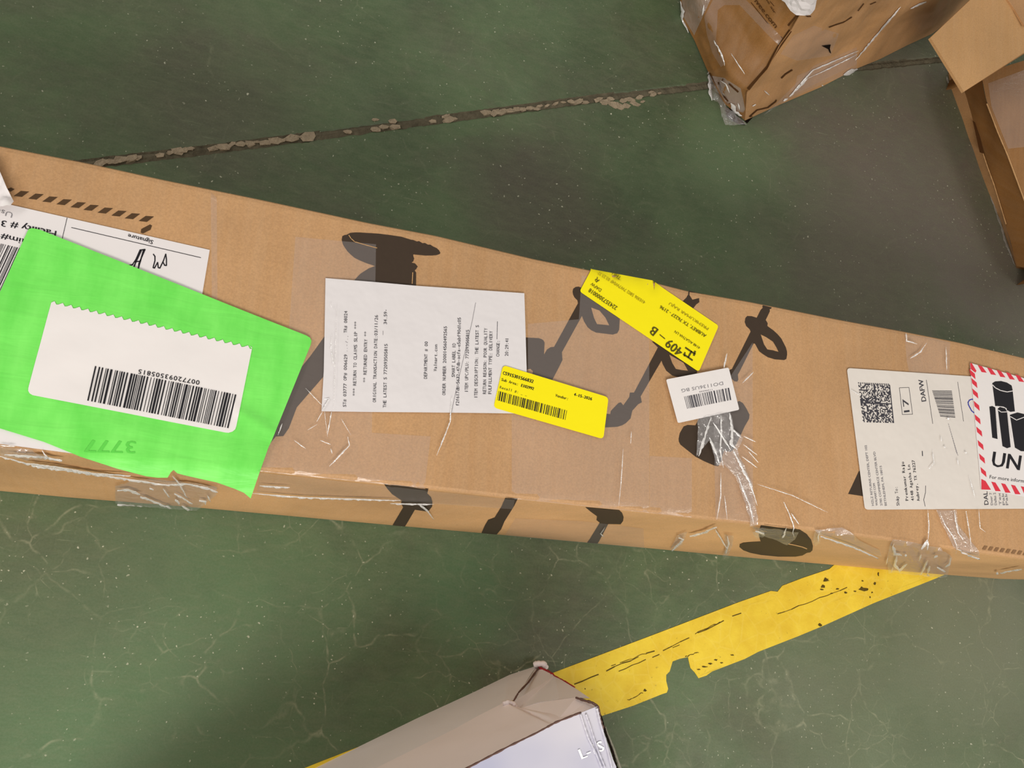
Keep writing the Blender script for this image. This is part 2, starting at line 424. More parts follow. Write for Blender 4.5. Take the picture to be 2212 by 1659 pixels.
def chip(px, py, r, zc, flat=.35):
    c = P(px, py, 0); k = rnd.randint(5, 7); V = []; 
    a0 = rnd.random()*6.28; st = rnd.uniform(.5, .8); jd = math.atan2(joint_y(c.x+.01)-joint_y(c.x), .01)+rnd.uniform(-.3, .3); cj, sj = math.cos(jd), math.sin(jd)
    for lev, (s, z) in enumerate(((1.0, -.0012), (.95, zc*.75), (.8, zc))):
        for i in range(k):
            a = a0+i*6.283/k; q = s*r*rnd.uniform(.65, 1.2)
            lx, ly = math.cos(a)*q*1.35, math.sin(a)*q*st
            V.append((c.x+lx*cj-ly*sj, c.y+lx*sj+ly*cj, z+rnd.uniform(-.0002, .0002)))
    F_ = [(l*k+i, l*k+(i+1) % k, (l+1)*k+(i+1) % k, (l+1)*k+i) for l in range(2) for i in range(k)]+[tuple(2*k+i for i in range(k))]
    return mesh_obj('mortar_chip', V, F_, M_CHIP, floor)
zj = zz(180, 140, .6239)
for (zx, zy, r) in [(455, 288, 13), (485, 285, 14), (515, 275, 8), (545, 275, 11), (575, 273, 10), (600, 268, 7), (630, 268, 13), (665, 262, 14), (692, 262, 9), (720, 256, 15), (742, 250, 7), (780, 248, 17),
                    (60, 340, 12), (95, 335, 12), (130, 328, 14), (165, 325, 12), (185, 322, 9), (265, 312, 9), (300, 305, 7), (330, 300, 12), (350, 296, 10), (370, 290, 8),
                    (915, 232, 9), (1010, 190, 8), (1012, 225, 10), (1040, 215, 10), (1070, 195, 9), (1080, 215, 12), (1210, 195, 8), (1255, 178, 9), (1265, 190, 12), (1285, 186, 7),
                    (1395, 165, 14), (1425, 165, 13), (1450, 162, 12), (1475, 158, 12), (1500, 153, 11), (1520, 155, 9), (1545, 150, 11), (1570, 152, 8), (1580, 143, 8), (1605, 142, 7), (1635, 135, 8), (1662, 130, 6), (1690, 128, 9), (1715, 127, 13), (1740, 130, 9),
                    (1785, 120, 12), (1805, 130, 13), (1825, 118, 9), (1835, 138, 15), (1855, 145, 14), (1868, 125, 9), (1880, 142, 11), (1895, 120, 15), (1910, 135, 12), (1925, 112, 11), (1935, 128, 8), (1965, 95, 8), (1975, 102, 10), (1995, 98, 6)]:
    q = zj([(zx, zy)])[0]; chip(q[0], q[1], r*.6239*.00037*1.6, rnd.uniform(.0002, .0008))

# ------------------------------------------------------------------ long carton
BACK = [(0, 314), (190, 351), (354, 387), (560, 429), (796, 480), (943, 508), (1157, 559), (1277, 583), (1409, 608), (1488, 628), (1620, 651), (1820, 691), (1952, 715), (2073, 739), (2212, 772)]
CREASE = [(0, 966), (567, 1017), (780, 1039), (1060, 1070), (1340, 1100), (1480, 1116), (1620, 1131), (1756, 1145), (1921, 1166), (2117, 1194), (2212, 1207)]
BASE = [(0, 1063), (150, 1077), (440, 1100), (650, 1119), (850, 1137), (1090, 1158), (1400, 1186), (1600, 1205), (1800, 1222), (2000, 1240), (2212, 1256)]
wb = sorted(wline(BACK, ZT)); wc = sorted(wline(CREASE, ZT)); wf = sorted(wline(BASE, 0.0))
XL, XR = P(0, 700, ZT).x-.16, P(2212, 900, ZT).x+.16
carton = empty('carton', ((XL+XR)/2, interp(wf, 0)+.08, 0), 'long narrow brown cardboard carton printed with dark hooks, covered in tape and stickers', 'carton')
def carton_body():
    NS = 160; prof = []
    V = []; F_ = []; m = None
    for i in range(NS+1):
        x = XL+(XR-XL)*i/NS; yb, yc, yf = interp(wb, x), interp(wc, x), interp(wf, x)
        t3 = ZT-.003; w1 = .0016*noise.noise(Vector((x*9, 0, 4))); w2 = .0022*noise.noise(Vector((x*7, 3, 4)))
        ring = [(yb, 0), (yb, t3-.002), (yb-.002, t3), (yc+.006, t3), (yc+.0022, t3-.0004), (yc+.0006, t3-.0020), (yc+.0002, t3-.006),
                (yc+(yf-yc)*.10+w1, ZT*.86), (yc+(yf-yc)*.22+w2, ZT*.70), (yc+(yf-yc)*.52+w2*.8, ZT*.48), (yc+(yf-yc)*.86+w1*.5, ZT*.16), (yf+.0004, .004), (yf+.001, 0)]
        m = len(ring); V += [(x, y, z) for y, z in ring]
        if i:
            b = (i-1)*m
            for k in range(m-1): F_.append((b+k, b+k+m, b+k+m+1, b+k+1))
            F_.append((b+m-1, b+2*m-1, b+m, b))
    F_.append(tuple(range(m))); F_.append(tuple(NS*m+k for k in range(m))[::-1])
    F_ = [f[::-1] for f in F_]
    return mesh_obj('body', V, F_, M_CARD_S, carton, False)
body = carton_body()
for p in body.data.polygons: p.use_smooth = len(p.vertices) == 4
def carton_top():
    NS = 220; V = []; F_ = []
    for i in range(NS+1):
        x = XL+(XR-XL)*i/NS; yb, yc = interp(wb, x), interp(wc, x)
        fr = .0004*noise.noise(Vector((x*300, 0, 0)))+.0003*noise.noise(Vector((x*900, 0, 3)))
        r = [(yb+.0002, ZT-.003), (yb+.0002, ZT-.0016), (yb-.0008, ZT-.0004), (yb-.003, ZT)]+[(yb+(yc-yb)*k/12, ZT) for k in range(1, 12)]+[(yc+.0018, ZT), (yc+.0004+fr, ZT-.0006), (yc-.0002+fr, ZT-.0016), (yc+.0000+fr, ZT-.0030)]
        m = len(r); V += [(x, y, z) for y, z in r]
        if i:
            b = (i-1)*m
            for k in range(m-1): F_.append((b+k+1, b+k+m+1, b+k+m, b+k))
            F_.append((b, b+m, b+2*m-1, b+m-1))
    F_ = [f[::-1] for f in F_[:]]
    return mesh_obj('top_panel', V, F_, M_CARD, carton, False)
top = carton_top()
dg = bpy.context.evaluated_depsgraph_get(); dg.update()
def bvh(o): return BVHTree.FromPolygons([v.co for v in o.data.vertices], [tuple(p.vertices) for p in o.data.polygons])
_ray = on_bvh([bvh(body), bvh(top)])
def SURF(x, y):
    yb = interp(BACK, x)+1.5; yf = interp(BASE, x)-2.5
    if y < yb:      # folds down over the far edge
        p = P(x, yb, ZT); d = (yb-y)*.0003
        return Vector((p.x, interp(wb, p.x)+.0003, ZT-.0005-d)), Vector((0, 1, 0.2)).normalized()
    return _ray(x, min(y, yf))
TOP = on_top(ZT)

# printed silhouettes
za = zz(690, 480, .2532); zb = zz(1050, 560, .2577); zc = zz(1420, 620, .2411); zd = zz(780, 980, .2803); ze = zz(1380, 1000, .3761)
fan = za([(190, 150), (195, 120), (215, 110), (232, 108), (262, 92), (300, 88), (340, 88), (420, 93), (500, 98), (600, 110), (700, 125), (780, 150), (800, 152), (830, 165), (850, 162), (880, 180), (900, 178), (925, 192), (945, 192), (970, 208), (1000, 222), (1020, 240), (1032, 262), (1025, 272), (1000, 281), (960, 285), (900, 285), (800, 275), (800, 290), (808, 310), (800, 335), (785, 345), (815, 352), (838, 378), (825, 400), (812, 412), (825, 430), (822, 700), (297, 700), (297, 497), (325, 465), (350, 440), (420, 395), (475, 375), (400, 350), (340, 325), (300, 305), (265, 275), (240, 250), (215, 215), (200, 190)])
poleL = [(720, 700), (735, 760), (700, 812), (641, 880), (624, 925), (612, 942), (596, 943), (589, 951), (560, 990), (520, 990), (602, 858), (645, 801), (670, 770)]
s1 = zb([(725, 270), (730, 248), (750, 233), (775, 230), (800, 240), (815, 265), (850, 310), (930, 360), (1000, 400), (1120, 500), (1115, 590), (1100, 620), (1060, 632), (920, 615), (880, 595), (850, 570), (820, 520), (803, 475), (635, 780), (640, 845), (600, 925), (545, 1030), (300, 1000), (300, 655), (440, 662), (465, 670), (480, 680), (490, 700), (485, 800), (510, 758), (540, 738), (570, 735), (770, 370), (765, 345), (740, 320), (728, 295)])
s1h = zb([(880, 405), (950, 430), (1000, 490), (1032, 555), (990, 550), (930, 545), (905, 495)])
s1k = zb([(345, 925), (370, 918), (392, 938), (388, 962), (340, 950)])
s2 = zb([(1440, 740), (1390, 690), (1450, 690), (1540, 760), (1700, 880), (1768, 935), (1765, 960), (1650, 988), (1600, 985), (1560, 975), (1510, 935), (1480, 880), (1470, 850), (1295, 1150), (1305, 1200), (1275, 1215), (1225, 1270), (1210, 1335), (1170, 1375), (1140, 1392), (1100, 1405), (960, 1412), (980, 1290), (1040, 1300), (1045, 1272), (1110, 1205), (1130, 1200), (1142, 1215), (1150, 1225), (1200, 1155), (1205, 1118), (1240, 1118)])
s2h = zb([(1535, 800), (1655, 868), (1692, 935), (1640, 930), (1590, 920), (1560, 870)])
s2t = zb([(1703, 270), (1811, 290), (1785, 330), (1787, 360), (1760, 380), (1730, 420), (1645, 355), (1680, 320)])
s3 = zc([(945, 164), (1024, 184), (970, 295), (988, 325), (985, 350), (1040, 390), (1075, 422), (1110, 462), (1150, 540), (1160, 575), (1162, 605), (1155, 645), (1135, 655), (1050, 648), (990, 630), (945, 602), (910, 575), (875, 510), (862, 505), (735, 760), (720, 785), (725, 830), (715, 848), (690, 845), (640, 800), (600, 760), (668, 735), (780, 510), (835, 400), (825, 378), (795, 350), (782, 315), (788, 278), (805, 260), (845, 262), (890, 276)])
s3h = zc([(925, 425), (975, 450), (1035, 490), (1065, 540), (1085, 582), (1035, 568), (985, 560), (955, 515)])
s3b = zc([(640, 1060), (735, 1022), (765, 1040), (795, 1085), (825, 1145), (820, 1182), (780, 1252), (735, 1350), (690, 1440), (672, 1465), (650, 1478), (600, 1465), (585, 1500), (570, 1562), (545, 1606), (510, 1600), (420, 1562), (340, 1520), (205, 1412), (192, 1385), (190, 1360), (200, 1310), (235, 1250), (270, 1236), (340, 1240), (365, 1195), (400, 1130)])
s4l = [(1832, 1067), (1855, 1018), (1885, 1000), (1885, 1075)]
g1 = zd([(178, 234), (520, 268), (510, 305), (540, 335), (550, 370), (548, 405), (525, 435), (500, 442), (415, 430), (338, 562), (243, 550), (325, 412), (308, 380), (315, 360), (240, 310), (205, 270)])
g2 = zd([(1115, 332), (1207, 345), (1180, 400), (1105, 520), (1080, 580), (1045, 622), (928, 610), (955, 550), (980, 508), (1030, 490), (1085, 400)])
g3 = zd([(1728, 410), (1990, 433), (2012, 455), (2023, 485), (2020, 515), (2000, 542), (1905, 540), (1823, 694), (1742, 690), (1840, 530), (1815, 510), (1818, 480), (1770, 445)])
g4 = ze([(690, 390), (700, 358), (720, 352), (880, 372), (930, 385), (965, 408), (990, 440), (1000, 475), (997, 500), (985, 512), (965, 515), (940, 530), (900, 537), (800, 537), (700, 527), (640, 515), (600, 500), (578, 482), (580, 465), (600, 457), (640, 453), (700, 450), (690, 420)])
sil = [('fan', [fan]), ('pole', [poleL]), ('hook', [s1, s1h, s1k]), ('hook', [s2, s2h]), ('hook', [s2t]), ('hook', [s3, s3h]), ('hook', [s3b]), ('hook', [s4l])]
for _, polys in sil:
    sheet('printed_silhouette', polys, SURF, M_PRINT, carton, .00012, 0, 14)
for g in (g1, g2, g3, g4): sheet('printed_silhouette', [g], SURF, M_PRINT, carton, .00025, 0, 8)
ln = Ink(TOP, .00035)
ln.line(za([(250, 112), (268, 140), (300, 168), (380, 192), (490, 222)]), 1.6); ln.line(za([(795, 430), (790, 525)]), 1.8)
ln.build_each('silhouette_highlight', M_CARD_L, carton)
ln = Ink(SURF, .00045); ln.line(ze([(860, 462), (900, 470), (940, 480), (965, 490)]), 2.2); ln.build('silhouette_highlight', M_CARD_L, carton)
dz = zz(0, 300, .2532)
for i, (cx, cy) in enumerate([(183, 470), (307, 493), (427, 517), (547, 540), (667, 565), (777, 588), (898, 612), (1015, 637), (1130, 660), (1248, 683)]):
    sheet('printed_dash', [dz([(cx-66, cy+18), (cx-5, cy-25), (cx+66, cy-20), (cx+5, cy+26)])], TOP, M_DASH, carton, .00012)
sheet('printed_dash', [dz([(60, 428), (95, 415), (125, 430), (90, 452)])], TOP, M_DASH, carton, .00012)
sheet('printed_dash', [dz([(1205, 770), (1280, 730), (1297, 740), (1285, 775), (1220, 808), (1200, 800)])], TOP, M_DASH, carton, .00012)
for i in range(9):
    x = 2126+i*12.5; y = 1182+i*1.75
    sheet('printed_dash', [[(x-5, y+5), (x, y-3), (x+7, y-2), (x+2, y+6)]], SURF, mat_plain('faint_dash_print', srgb(150, 112, 76), .6, .3, .1, 300) if i == 0 else bpy.data.materials['faint_dash_print'], carton, .0003)

# clear tape strips stuck on the carton
def tape(poly, lift, label=None, mat=None, step=16, disp=None): return sheet('clear_tape', [poly], SURF, mat or M_TAPE, carton, lift, 0, step, disp, label)
tape([(638, 512), (812, 528), (811, 590), (806, 780), (803, 935), (930, 943), (917, 1054), (780, 1040), (560, 1017), (590, 940), (622, 740)], .0003)
tape([(1256, 596), (1300, 600), (1402, 640), (1402, 1107), (1105, 1076), (1105, 892), (1140, 880), (1140, 700), (1250, 690)], .0003)
tape([(1494, 990), (1403, 985), (1403, 1107), (1494, 1117)], .0003)
tape([(1540, 870), (1625, 740), (1626, 1128), (1545, 1120)], .00035)
tape([(455, 400), (468, 412), (470, 690), (458, 690)], .0003)
tape([(1953, 722), (2010, 730), (2052, 740), (2050, 815), (1965, 812), (1958, 780)], .0003)
tape([(562, 1019), (1112, 1078), (1108, 1098), (850, 1080), (555, 1062)], .0006)
tape([(1113, 1118), (1260, 1124), (1390, 1140), (1392, 1184), (1090, 1156)], .0006)

# ------------------------------------------------------------------ sheets of paper, stickers
claim = empty('paper_slip', P(200, 700, ZT), 'white printed paper slip with a pen signature, mostly hidden under the green sheet', 'paper slip')
ZP = ZT+.0004
sheet('sheet', [[(-230, 384), (0, 437), (25, 443), (453, 540), (437, 635), (372, 1006), (300, 997), (168, 981), (0, 959), (-230, 930)]], on_top(ZP), M_PAPER, claim, 0, .00015)
k = Ink(on_top(ZP), .0003); kf = Ink(on_top(ZP), .0003)
kf.text('User Cla', (27, 466), (-60, 438), 11)
k.text('Facility # 3777', (121, 506), (-40, 474), 13, .4)
k.text('Claim#', (82, 530), (2, 511), 12, .4)
k.line([(145, 471), (134, 518)], 1.2); k.line(dz([(610, 758), (1713, 1015)]), 1.3)
k.text('Signature', dz([(1305, 885)])[0], dz([(1092, 828)])[0], 8.5, .25)
k.bars([(47, 537), (-60, 512), (-110, 620), (-3, 645)], 26, 4)
k.line(dz([(1085, 1082), (1130, 1075), (1160, 1030), (1195, 950), (1238, 945), (1205, 1020), (1185, 1065), (1180, 1110)]), 2.6)
k.line(dz([(1205, 955), (1160, 1050), (1140, 1100)]), 3.0); k.line(dz([(1150, 1050), (1200, 1045)]), 2.4); k.line(dz([(1225, 950), (1180, 1105)]), 3.0)
k.line(dz([(1308, 985), (1322, 1005), (1322, 1040), (1306, 1100), (1318, 1104), (1345, 1055), (1350, 1100), (1364, 1104), (1395, 1040), (1414, 984), (1420, 1030), (1420, 1082), (1404, 1080), (1392, 1056)]), 2.6)
k.build('lettering', M_BLACK, claim); kf.build('faded_lettering', M_INKF, claim)

green = empty('green_sheet', P(300, 780, ZT), 'bright green plastic sheet with torn lower edge hanging over the carton side', 'sheet')
def gd(x, y):
    cy = interp(CREASE, x); d = max(0, y-cy)
    r = .0009*math.exp(-((y-(905+(x-540)*.62))/14)**2)*max(0, min(1, (x-490)/30))*1.3
    return .0009+.0006*noise.noise(Vector((x*.006, y*.014, 2)))+.00006*noise.noise(Vector((x*.015, y*.03, 5)))+r-d*.00009
gpoly = [(60, 502), (63, 497), (70, 495), (86, 498), (437, 637), (661, 726), (669, 731), (672, 738), (670, 747), (587, 951), (579, 968), (560, 1022), (543, 1075), (528, 1063), (506, 1054), (468, 1041), (430, 1033), (398, 1026), (383, 1022), (375, 1015), (369, 1020), (362, 1031), (340, 1031), (316, 1028), (253, 1012), (174, 987), (95, 955), (0, 926), (-120, 885), (-60, 765), (0, 634)]
sheet('sheet', [gpoly], on_top(ZP), M_GRN, green, .0002, .0002, 11, gd)
zl = zz(0, 620, .3165)
zig = []
for i in range(24):
    a = Vector((362, 100)).lerp(Vector((1708, 408)), i/23.5); b = Vector((362, 100)).lerp(Vector((1708, 408)), (i+.5)/23.5)
    zig += [(a.x+12, a.y+2), (b.x-4, b.y+19), (b.x+10, b.y+19)]
ip = [(352, 112)]+zig+[(1706, 408), (1718, 418), (1716, 436), (1612, 950), (1604, 975), (1585, 990), (1560, 998), (1540, 997), (225, 742), (205, 730), (195, 712), (197, 690)]
stk = sheet('barcode_sticker', [zl(ip)], on_top(ZP), M_LABELW, green, .0006, .00015, 11, gd, 'white sticker with zigzag top edge and large black barcode')
GM = lambda x, y: (P(x, y, ZP)+Vector((0, 0, gd(x, y))), Vector((0, 0, 1)))
k = Ink(GM, .00105); k.bars(zl([(650, 545), (1612, 740), (1558, 968), (597, 780)]), 55, 11)
k.mono('00772093505815', zl([(1364, 661)])[0], zl([(941, 581)])[0], 9.5, .2)
k.build('barcode', M_BLACK, stk)
k = Ink(GM, .00055); k.text('3777', zl([(925, 1098)])[0], zl([(578, 1088)])[0], 26, .8); k.build('embossed_digits', M_GRNR, green)

receipt = empty('receipt', P(915, 745, ZT), 'white till receipt with sideways printed lines, taped flat on the long carton', 'receipt')
ZR = ZT+.0006
rd = lambda x, y: .0004+.0004*noise.noise(Vector((x*.008, y*.008, 1)))
sheet('sheet', [[(703, 601), (900, 618), (1132, 634), (1137, 800), (1140, 894), (1000, 892), (694, 889), (699, 800)]], on_top(ZR), M_RECEIPT, receipt, 0, .00015, 22, rd)
RM = lambda x, y: (P(x, y, ZR)+Vector((0, 0, rd(x, y))), Vector((0, 0, 1)))
k = Ink(RM, .00035); kf = Ink(RM, .00035)
for (s, x, y0, y1) in [('ST# 03777 OP# 006629', 217, 1580, 1130), ('TR# 08024', 221, 948, 760), ('*** RETURN TO CLAIMS SLIP ***', 303, 1485, 850), ('** RETURNED ENTRY **', 390, 1370, 935), ('ORIGINAL TRANSACTION DATE:03/11/26', 475, 1540, 795),
                       ('THE LATEST S 772093505815', 560, 1585, 1040), ('34.59-', 560, 875, 745), ('DEPARTMENT # 00', 905, 1340, 1020), ('Walmart.com', 987, 1275, 1045), ('ORDER NUMBER 200014560492565', 1065, 1480, 890), ('SMART LABEL ID', 1142, 1325, 1035),
                       ('f2f617db-5632-47db-acfa-e5abf90d1c05', 1182, 1570, 815), ('ITEM UPC/PLU: 772093505815', 1256, 1455, 920), ('ITEM DESCRIPTION: THE LATEST S', 1337, 1505, 880), ('RETURN REASON: POOR QUALITY', 1410, 1470, 905), ('FULFILLMENT TYPE: DELIVERY', 1455, 1470, 930), ('CHANGE:', 1520, 1150, 1010), ('20:29:41', 1595, 1145, 990)]:
    L = (y0-y1)/745*8; pts = za([(x-L, y0), (x+L, y1)]); k.mono(s, pts[0], pts[1], 7.0)
k.line(za([(1512, 1000), (1516, 850)]), .9); kf.text('. . - / . ,', za([(226, 1105)])[0], za([(232, 975)])[0], 5); kf.line(za([(1120, 1640), (1180, 1360), (1300, 850), (1330, 690)]), .8); kf.line(za([(540, 965), (541, 930)]), .8)
k.build('lettering', M_INKG, receipt); kf.build('faded_lettering', M_INKF, receipt)

def sticker(name, poly, r, z, mat, label, step=0, th=.00018):
    return sheet(name, [rounded(poly, r)], on_top(z), mat, carton, 0, th, step, None, label)
# lower yellow sticker
ys = sticker('yellow_sticker', zb([(142, 888), (1026, 1158), (982, 1508), (62, 1243)]), 9, ZT+.0016, M_YEL, 'small yellow sticker with a barcode overlapping the receipt corner')
YM = on_top(ZT+.0016); k = Ink(YM, .0003); kf = Ink(YM, .0003)
B = lambda x, y: zb([(x, y)])[0]
k.mono('CS915301566832', B(140, 952), B(397, 1027), 7.2, .35); k.mono('E102992', B(293, 1057), B(400, 1087), 6.2, .35); k.mono('Recall #: _ _', B(113, 1072), B(345, 1135), 5.8); k.mono('4-15-2026', B(735, 1132), B(888, 1173), 6.2, .35)
kf.mono('Sub Area:', B(127, 1007), B(270, 1050), 6, .2); kf.mono('Vendor:', B(580, 1140), B(690, 1172), 6, .2)
k.bars([B(105, 1105), B(677, 1268), B(662, 1348), B(92, 1183)], 46, 21)
k.build('barcode', M_BLACK, ys); kf.build('lettering', M_INKY, ys)
# upper yellow sticker, folded over the far edge
yu = sheet('yellow_sticker', [rounded(zb([(880, 86), (1395, 188), (1945, 560), (1778, 945), (780, 272)]), 6)], SURF, M_YEL, carton, .0006, .00018, 20, None, 'large yellow address sticker folded over the far edge of the carton')
k = Ink(TOP, .0011); kf = Ink(TOP, .0011)
k.text('409 – B', B(1628, 795), B(1378, 590), 19, .5)
k.text('AUBREY, TX 76227 - 2196', B(1835, 650), B(1452, 402), 7, .1); k.text('4148 AGATHA LN', B(1785, 750), B(1575, 610), 5.5); k.text('2243573000018', B(1088, 418), B(858, 262), 9, .1)
k.text('DAFW', B(957, 268), B(876, 208), 7); k.text('R', B(932, 190), B(912, 160), 9); k.text('THU', B(1120, 166), B(1055, 118), 8)
kf.text('410306 5802 7W7W04F 03.23.32', B(1325, 370), B(935, 118), 7); kf.text('PREMKUMAR RAJU', B(1855, 590), B(1530, 375), 6)
k.line([B(1665, 745), B(1745, 800)], 3.5); k.line([B(1648, 800), B(1722, 850)], 3.5); k.line([B(1745, 775), B(1735, 810)], 4); k.line([B(1715, 775), B(1688, 825)], 3.5); k.line([B(1660, 785), B(1655, 815)], 3)
k.build('lettering', M_INKY, yu); kf.build('faded_lettering', M_INKYF, yu)
# small white barcode sticker
ws = sticker('white_sticker', zb([(1508, 1008), (2032, 908), (2122, 1262), (1607, 1374)]), 4, ZT+.0020, M_LABELW, 'small tilted white barcode sticker above the twisted film')
k = Ink(on_top(ZT+.0020), .0003); k.bars([B(1658, 1152), B(2035, 1078), B(2054, 1180), B(1685, 1254)], 30, 31)
k.build('barcode', M_INKG, ws)
k = Ink(on_top(ZT+.0020), .0003); k.text('DO1136US BG', B(1985, 1040), B(1636, 1104), 7); k.text('11396049', B(1895, 1094), B(1785, 1112), 3); k.build('lettering', M_INKF, ws)
# shipping label
S_ = zz(1820, 700, .2532); Sp = lambda x, y: S_([(x, y)])[0]
sl = sticker('shipping_label', [(1829, 795), (2097, 813), (2290, 826), (2290, 1098), (2212, 1099), (1868, 1101)], 8, ZT+.0007, M_SHIP, 'large white shipping label with sideways printing and a square code')
SM = on_top(ZT+.0007); k = Ink(SM, .0003); kf = Ink(SM, .0003)
r_ = random.Random(5); q = [Vector(Sp(*a)) for a in ((130, 498), (402, 510), (438, 845), (172, 838))]
NM = 34
for i in range(NM):
    for j in range(NM):
        on = r_.random() < .52 or j in (NM//2-1, NM-1) or i in (NM//2, )
        if i == 0: on = j % 2 == 0
        if on:
            f = lambda a, b: tuple(q[0].lerp(q[1], a).lerp(q[3].lerp(q[2], a), b))
            k.add([f(j/NM, i/NM), f((j+1)/NM, i/NM), f((j+1)/NM, (i+1)/NM), f(j/NM, (i+1)/NM)], [(0, 1, 2, 3)])
k.line([Sp(483, 545), Sp(565, 542), Sp(595, 770), Sp(508, 773), Sp(483, 545)], .9)
k.text('17', Sp(546, 752), Sp(532, 640), 12, .2); k.text('DAFW', Sp(692, 660), Sp(664, 475), 10, .3)
k.line([Sp(713, 478), Sp(767, 850)], .9); k.line([Sp(980, 495), Sp(1030, 830)], .8)
for (s, a, e, h) in [('HZLZ RETURNS CENTER, DEPT 102', (257, 1550), (195, 1035), 4.6), ('WALMART.COM', (290, 1550), (265, 1360), 4.6), ('2785 COMMERCE CENTER BLVD', (330, 1550), (268, 1090), 4.6), ('BETHLEHEM, PA 18015', (367, 1550), (322, 1210), 4.6)]:
    kf.text(s, Sp(*a), Sp(*e), h, .1)
k.mono('Ship To:', Sp(472, 1552), Sp(452, 1385), 6.5); k.mono('Premkumar Raju', Sp(548, 1510), Sp(508, 1175), 6, .2); k.mono('4148 Agatha Ln', Sp(597, 1510), Sp(560, 1200), 6, .2); k.mono('Aubrey, TX 76227', Sp(645, 1512), Sp(600, 1160), 6, .2)
k.line([Sp(703, 1555), Sp(690, 1500), Sp(705, 1440), Sp(706, 1380)], 1.0); k.line([Sp(680, 1125), Sp(678, 1085)], 1.8)
k.text('DAL', Sp(1225, 1542), Sp(1215, 1430), 9, .2)
for x, s in ((1272, 'Deer 7'), (1305, 'Dallas 2'), (1345, 'Tex'), (1375, 'Pak'), (1402, 'Pak')): kf.text(s, Sp(x, 1545), Sp(x-12, 1440), 5, .1)
kf.line([Sp(880, 805), Sp(910, 800)], .8)
for i in range(14): kf.line([Sp(900+i*5, 850+i*18), Sp(905+i*6, 862+i*20)], .8)
k.build('lettering', M_INKG, sl); kf.build('faded_lettering', M_INKF, sl)
k = Ink(SM, .0003); k.bars([Sp(762, 568), Sp(832, 790), Sp(960, 800), Sp(930, 570)], 30, 41); k.build('barcode', M_INKG, sl)
k = Ink(SM, .0003); k.line([Sp(1120, 645), Sp(1100, 642), Sp(1080, 650), Sp(1069, 668), Sp(1072, 690), Sp(1085, 715), Sp(1098, 740), Sp(1122, 760)], 2.2); k.build('pen_mark', M_BLUE, sl, 'blue pen curl')
# battery warning label
un = sticker('warning_label', [(2095, 784), (2300, 842), (2316, 1090), (2119, 1058)], 2, ZT+.0012, M_LABELW, 'white warning label with red striped border and black battery drawing')
UM = on_top(ZT+.0012); k = Ink(UM, .0003)
for cy, cx in ((362, 1108), (430, 1102), (505, 1118), (595, 1126), (700, 1138), (815, 1146), (920, 1160), (1035, 1172), (1150, 1184), (1265, 1196)):
    if cy > 380: k.poly([Sp(cx-22, cy-45), Sp(cx+24, cy-5), Sp(cx+30, cy+42), Sp(cx-14, cy+2)])
k.poly([Sp(1086, 335), Sp(1100, 334), Sp(1140, 400), Sp(1130, 415), Sp(1092, 385)])
for i in range(9):
    x = 1150+i*80; y = 350+i*20
    k.poly([Sp(x, y), Sp(x+38, y+12), Sp(x+78, y+66), Sp(x+34, y+60)])
for i in range(8):
    x = 1182+i*84; y = 1332+i*13 
    k.poly([Sp(x, y+(0 if i else -10)), Sp(x+36, y+8), Sp(x+82, y+82), Sp(x+(36 if i else 0), y+80)])
k.build_each('stripe', M_RED, un)
k = Ink(UM, .0003)
k.poly([Sp(1275, 505), Sp(1300, 490), Sp(1350, 487), Sp(1400, 500), Sp(1440, 525), Sp(1448, 560), Sp(1468, 745), Sp(1430, 750), Sp(1400, 735), Sp(1398, 720), Sp(1370, 705), Sp(1320, 700), Sp(1300, 700)])
k.poly([Sp(1250, 705), Sp(1275, 700), Sp(1300, 712), Sp(1320, 982), Sp(1275, 970)])
k.poly([Sp(1322, 722), Sp(1340, 708), Sp(1385, 720), Sp(1400, 745), Sp(1432, 1050), Sp(1400, 1060), Sp(1362, 1042)])
k.poly([Sp(1425, 775), Sp(1490, 755), Sp(1640, 790), Sp(1660, 1090), Sp(1520, 1085), Sp(1468, 1055)])
k.text('UN', Sp(1278, 1150), Sp(1515, 1185), 32, .9); k.text('For more information, call 1-800', Sp(1253, 1303), Sp(1830, 1375), 7.5)
k.build('lettering', M_BLACK, un)
k = Ink(UM, .00045)
k.line([Sp(1276, 520), Sp(1300, 545), Sp(1345, 568), Sp(1400, 580), Sp(1447, 572)], 1.8); k.line([Sp(1303, 720), Sp(1325, 930)], 1.2)
k.line([Sp(1325, 735), Sp(1350, 752), Sp(1398, 750)], 1.6); k.line([Sp(1402, 745), Sp(1440, 970)], 1.5); k.line([Sp(1428, 790), Sp(1480, 820), Sp(1560, 790)], 1.6)
k.build_each('drawing_highlight', M_LABELW, un)

# ------------------------------------------------------------------ crumpled film and wrinkles over the carton
def film(poly, amp, freq, seed, step, lift=.0012, label=None):
    return sheet('crumpled_film', [poly], SURF, M_FILM, carton, lift, 0, step, crumple(amp, freq, seed), label, smooth=False)
film([(250, 1042), (300, 1028), (370, 1030), (470, 1044), (468, 1062), (440, 1085), (425, 1098), (360, 1093), (250, 1083)], .0008, .06, 1, 7)
z5 = zz(1840, 1050, .1682)
film(z5([(490, 670), (700, 690), (880, 740), (1100, 770), (1260, 820), (1290, 880), (1220, 1150), (1150, 1170), (900, 1150), (600, 1100), (470, 1080), (450, 900)]), .0016, .05, 2, 6, .0012, 'shiny crumpled clear film bunched at the lower edge')
z4 = zz(1300, 800, .27125)
film(z4([(750, 380), (1010, 330), (1040, 480), (1110, 540), (1060, 640), (1180, 900), (1230, 1220), (1170, 1220), (1060, 860), (960, 760), (900, 760), (840, 560), (740, 690)]), .0012, .05, 3, 7)
film(z4([(600, 1290), (680, 1260), (640, 1370), (560, 1420), (545, 1405)]), .001, .1, 4, 5)
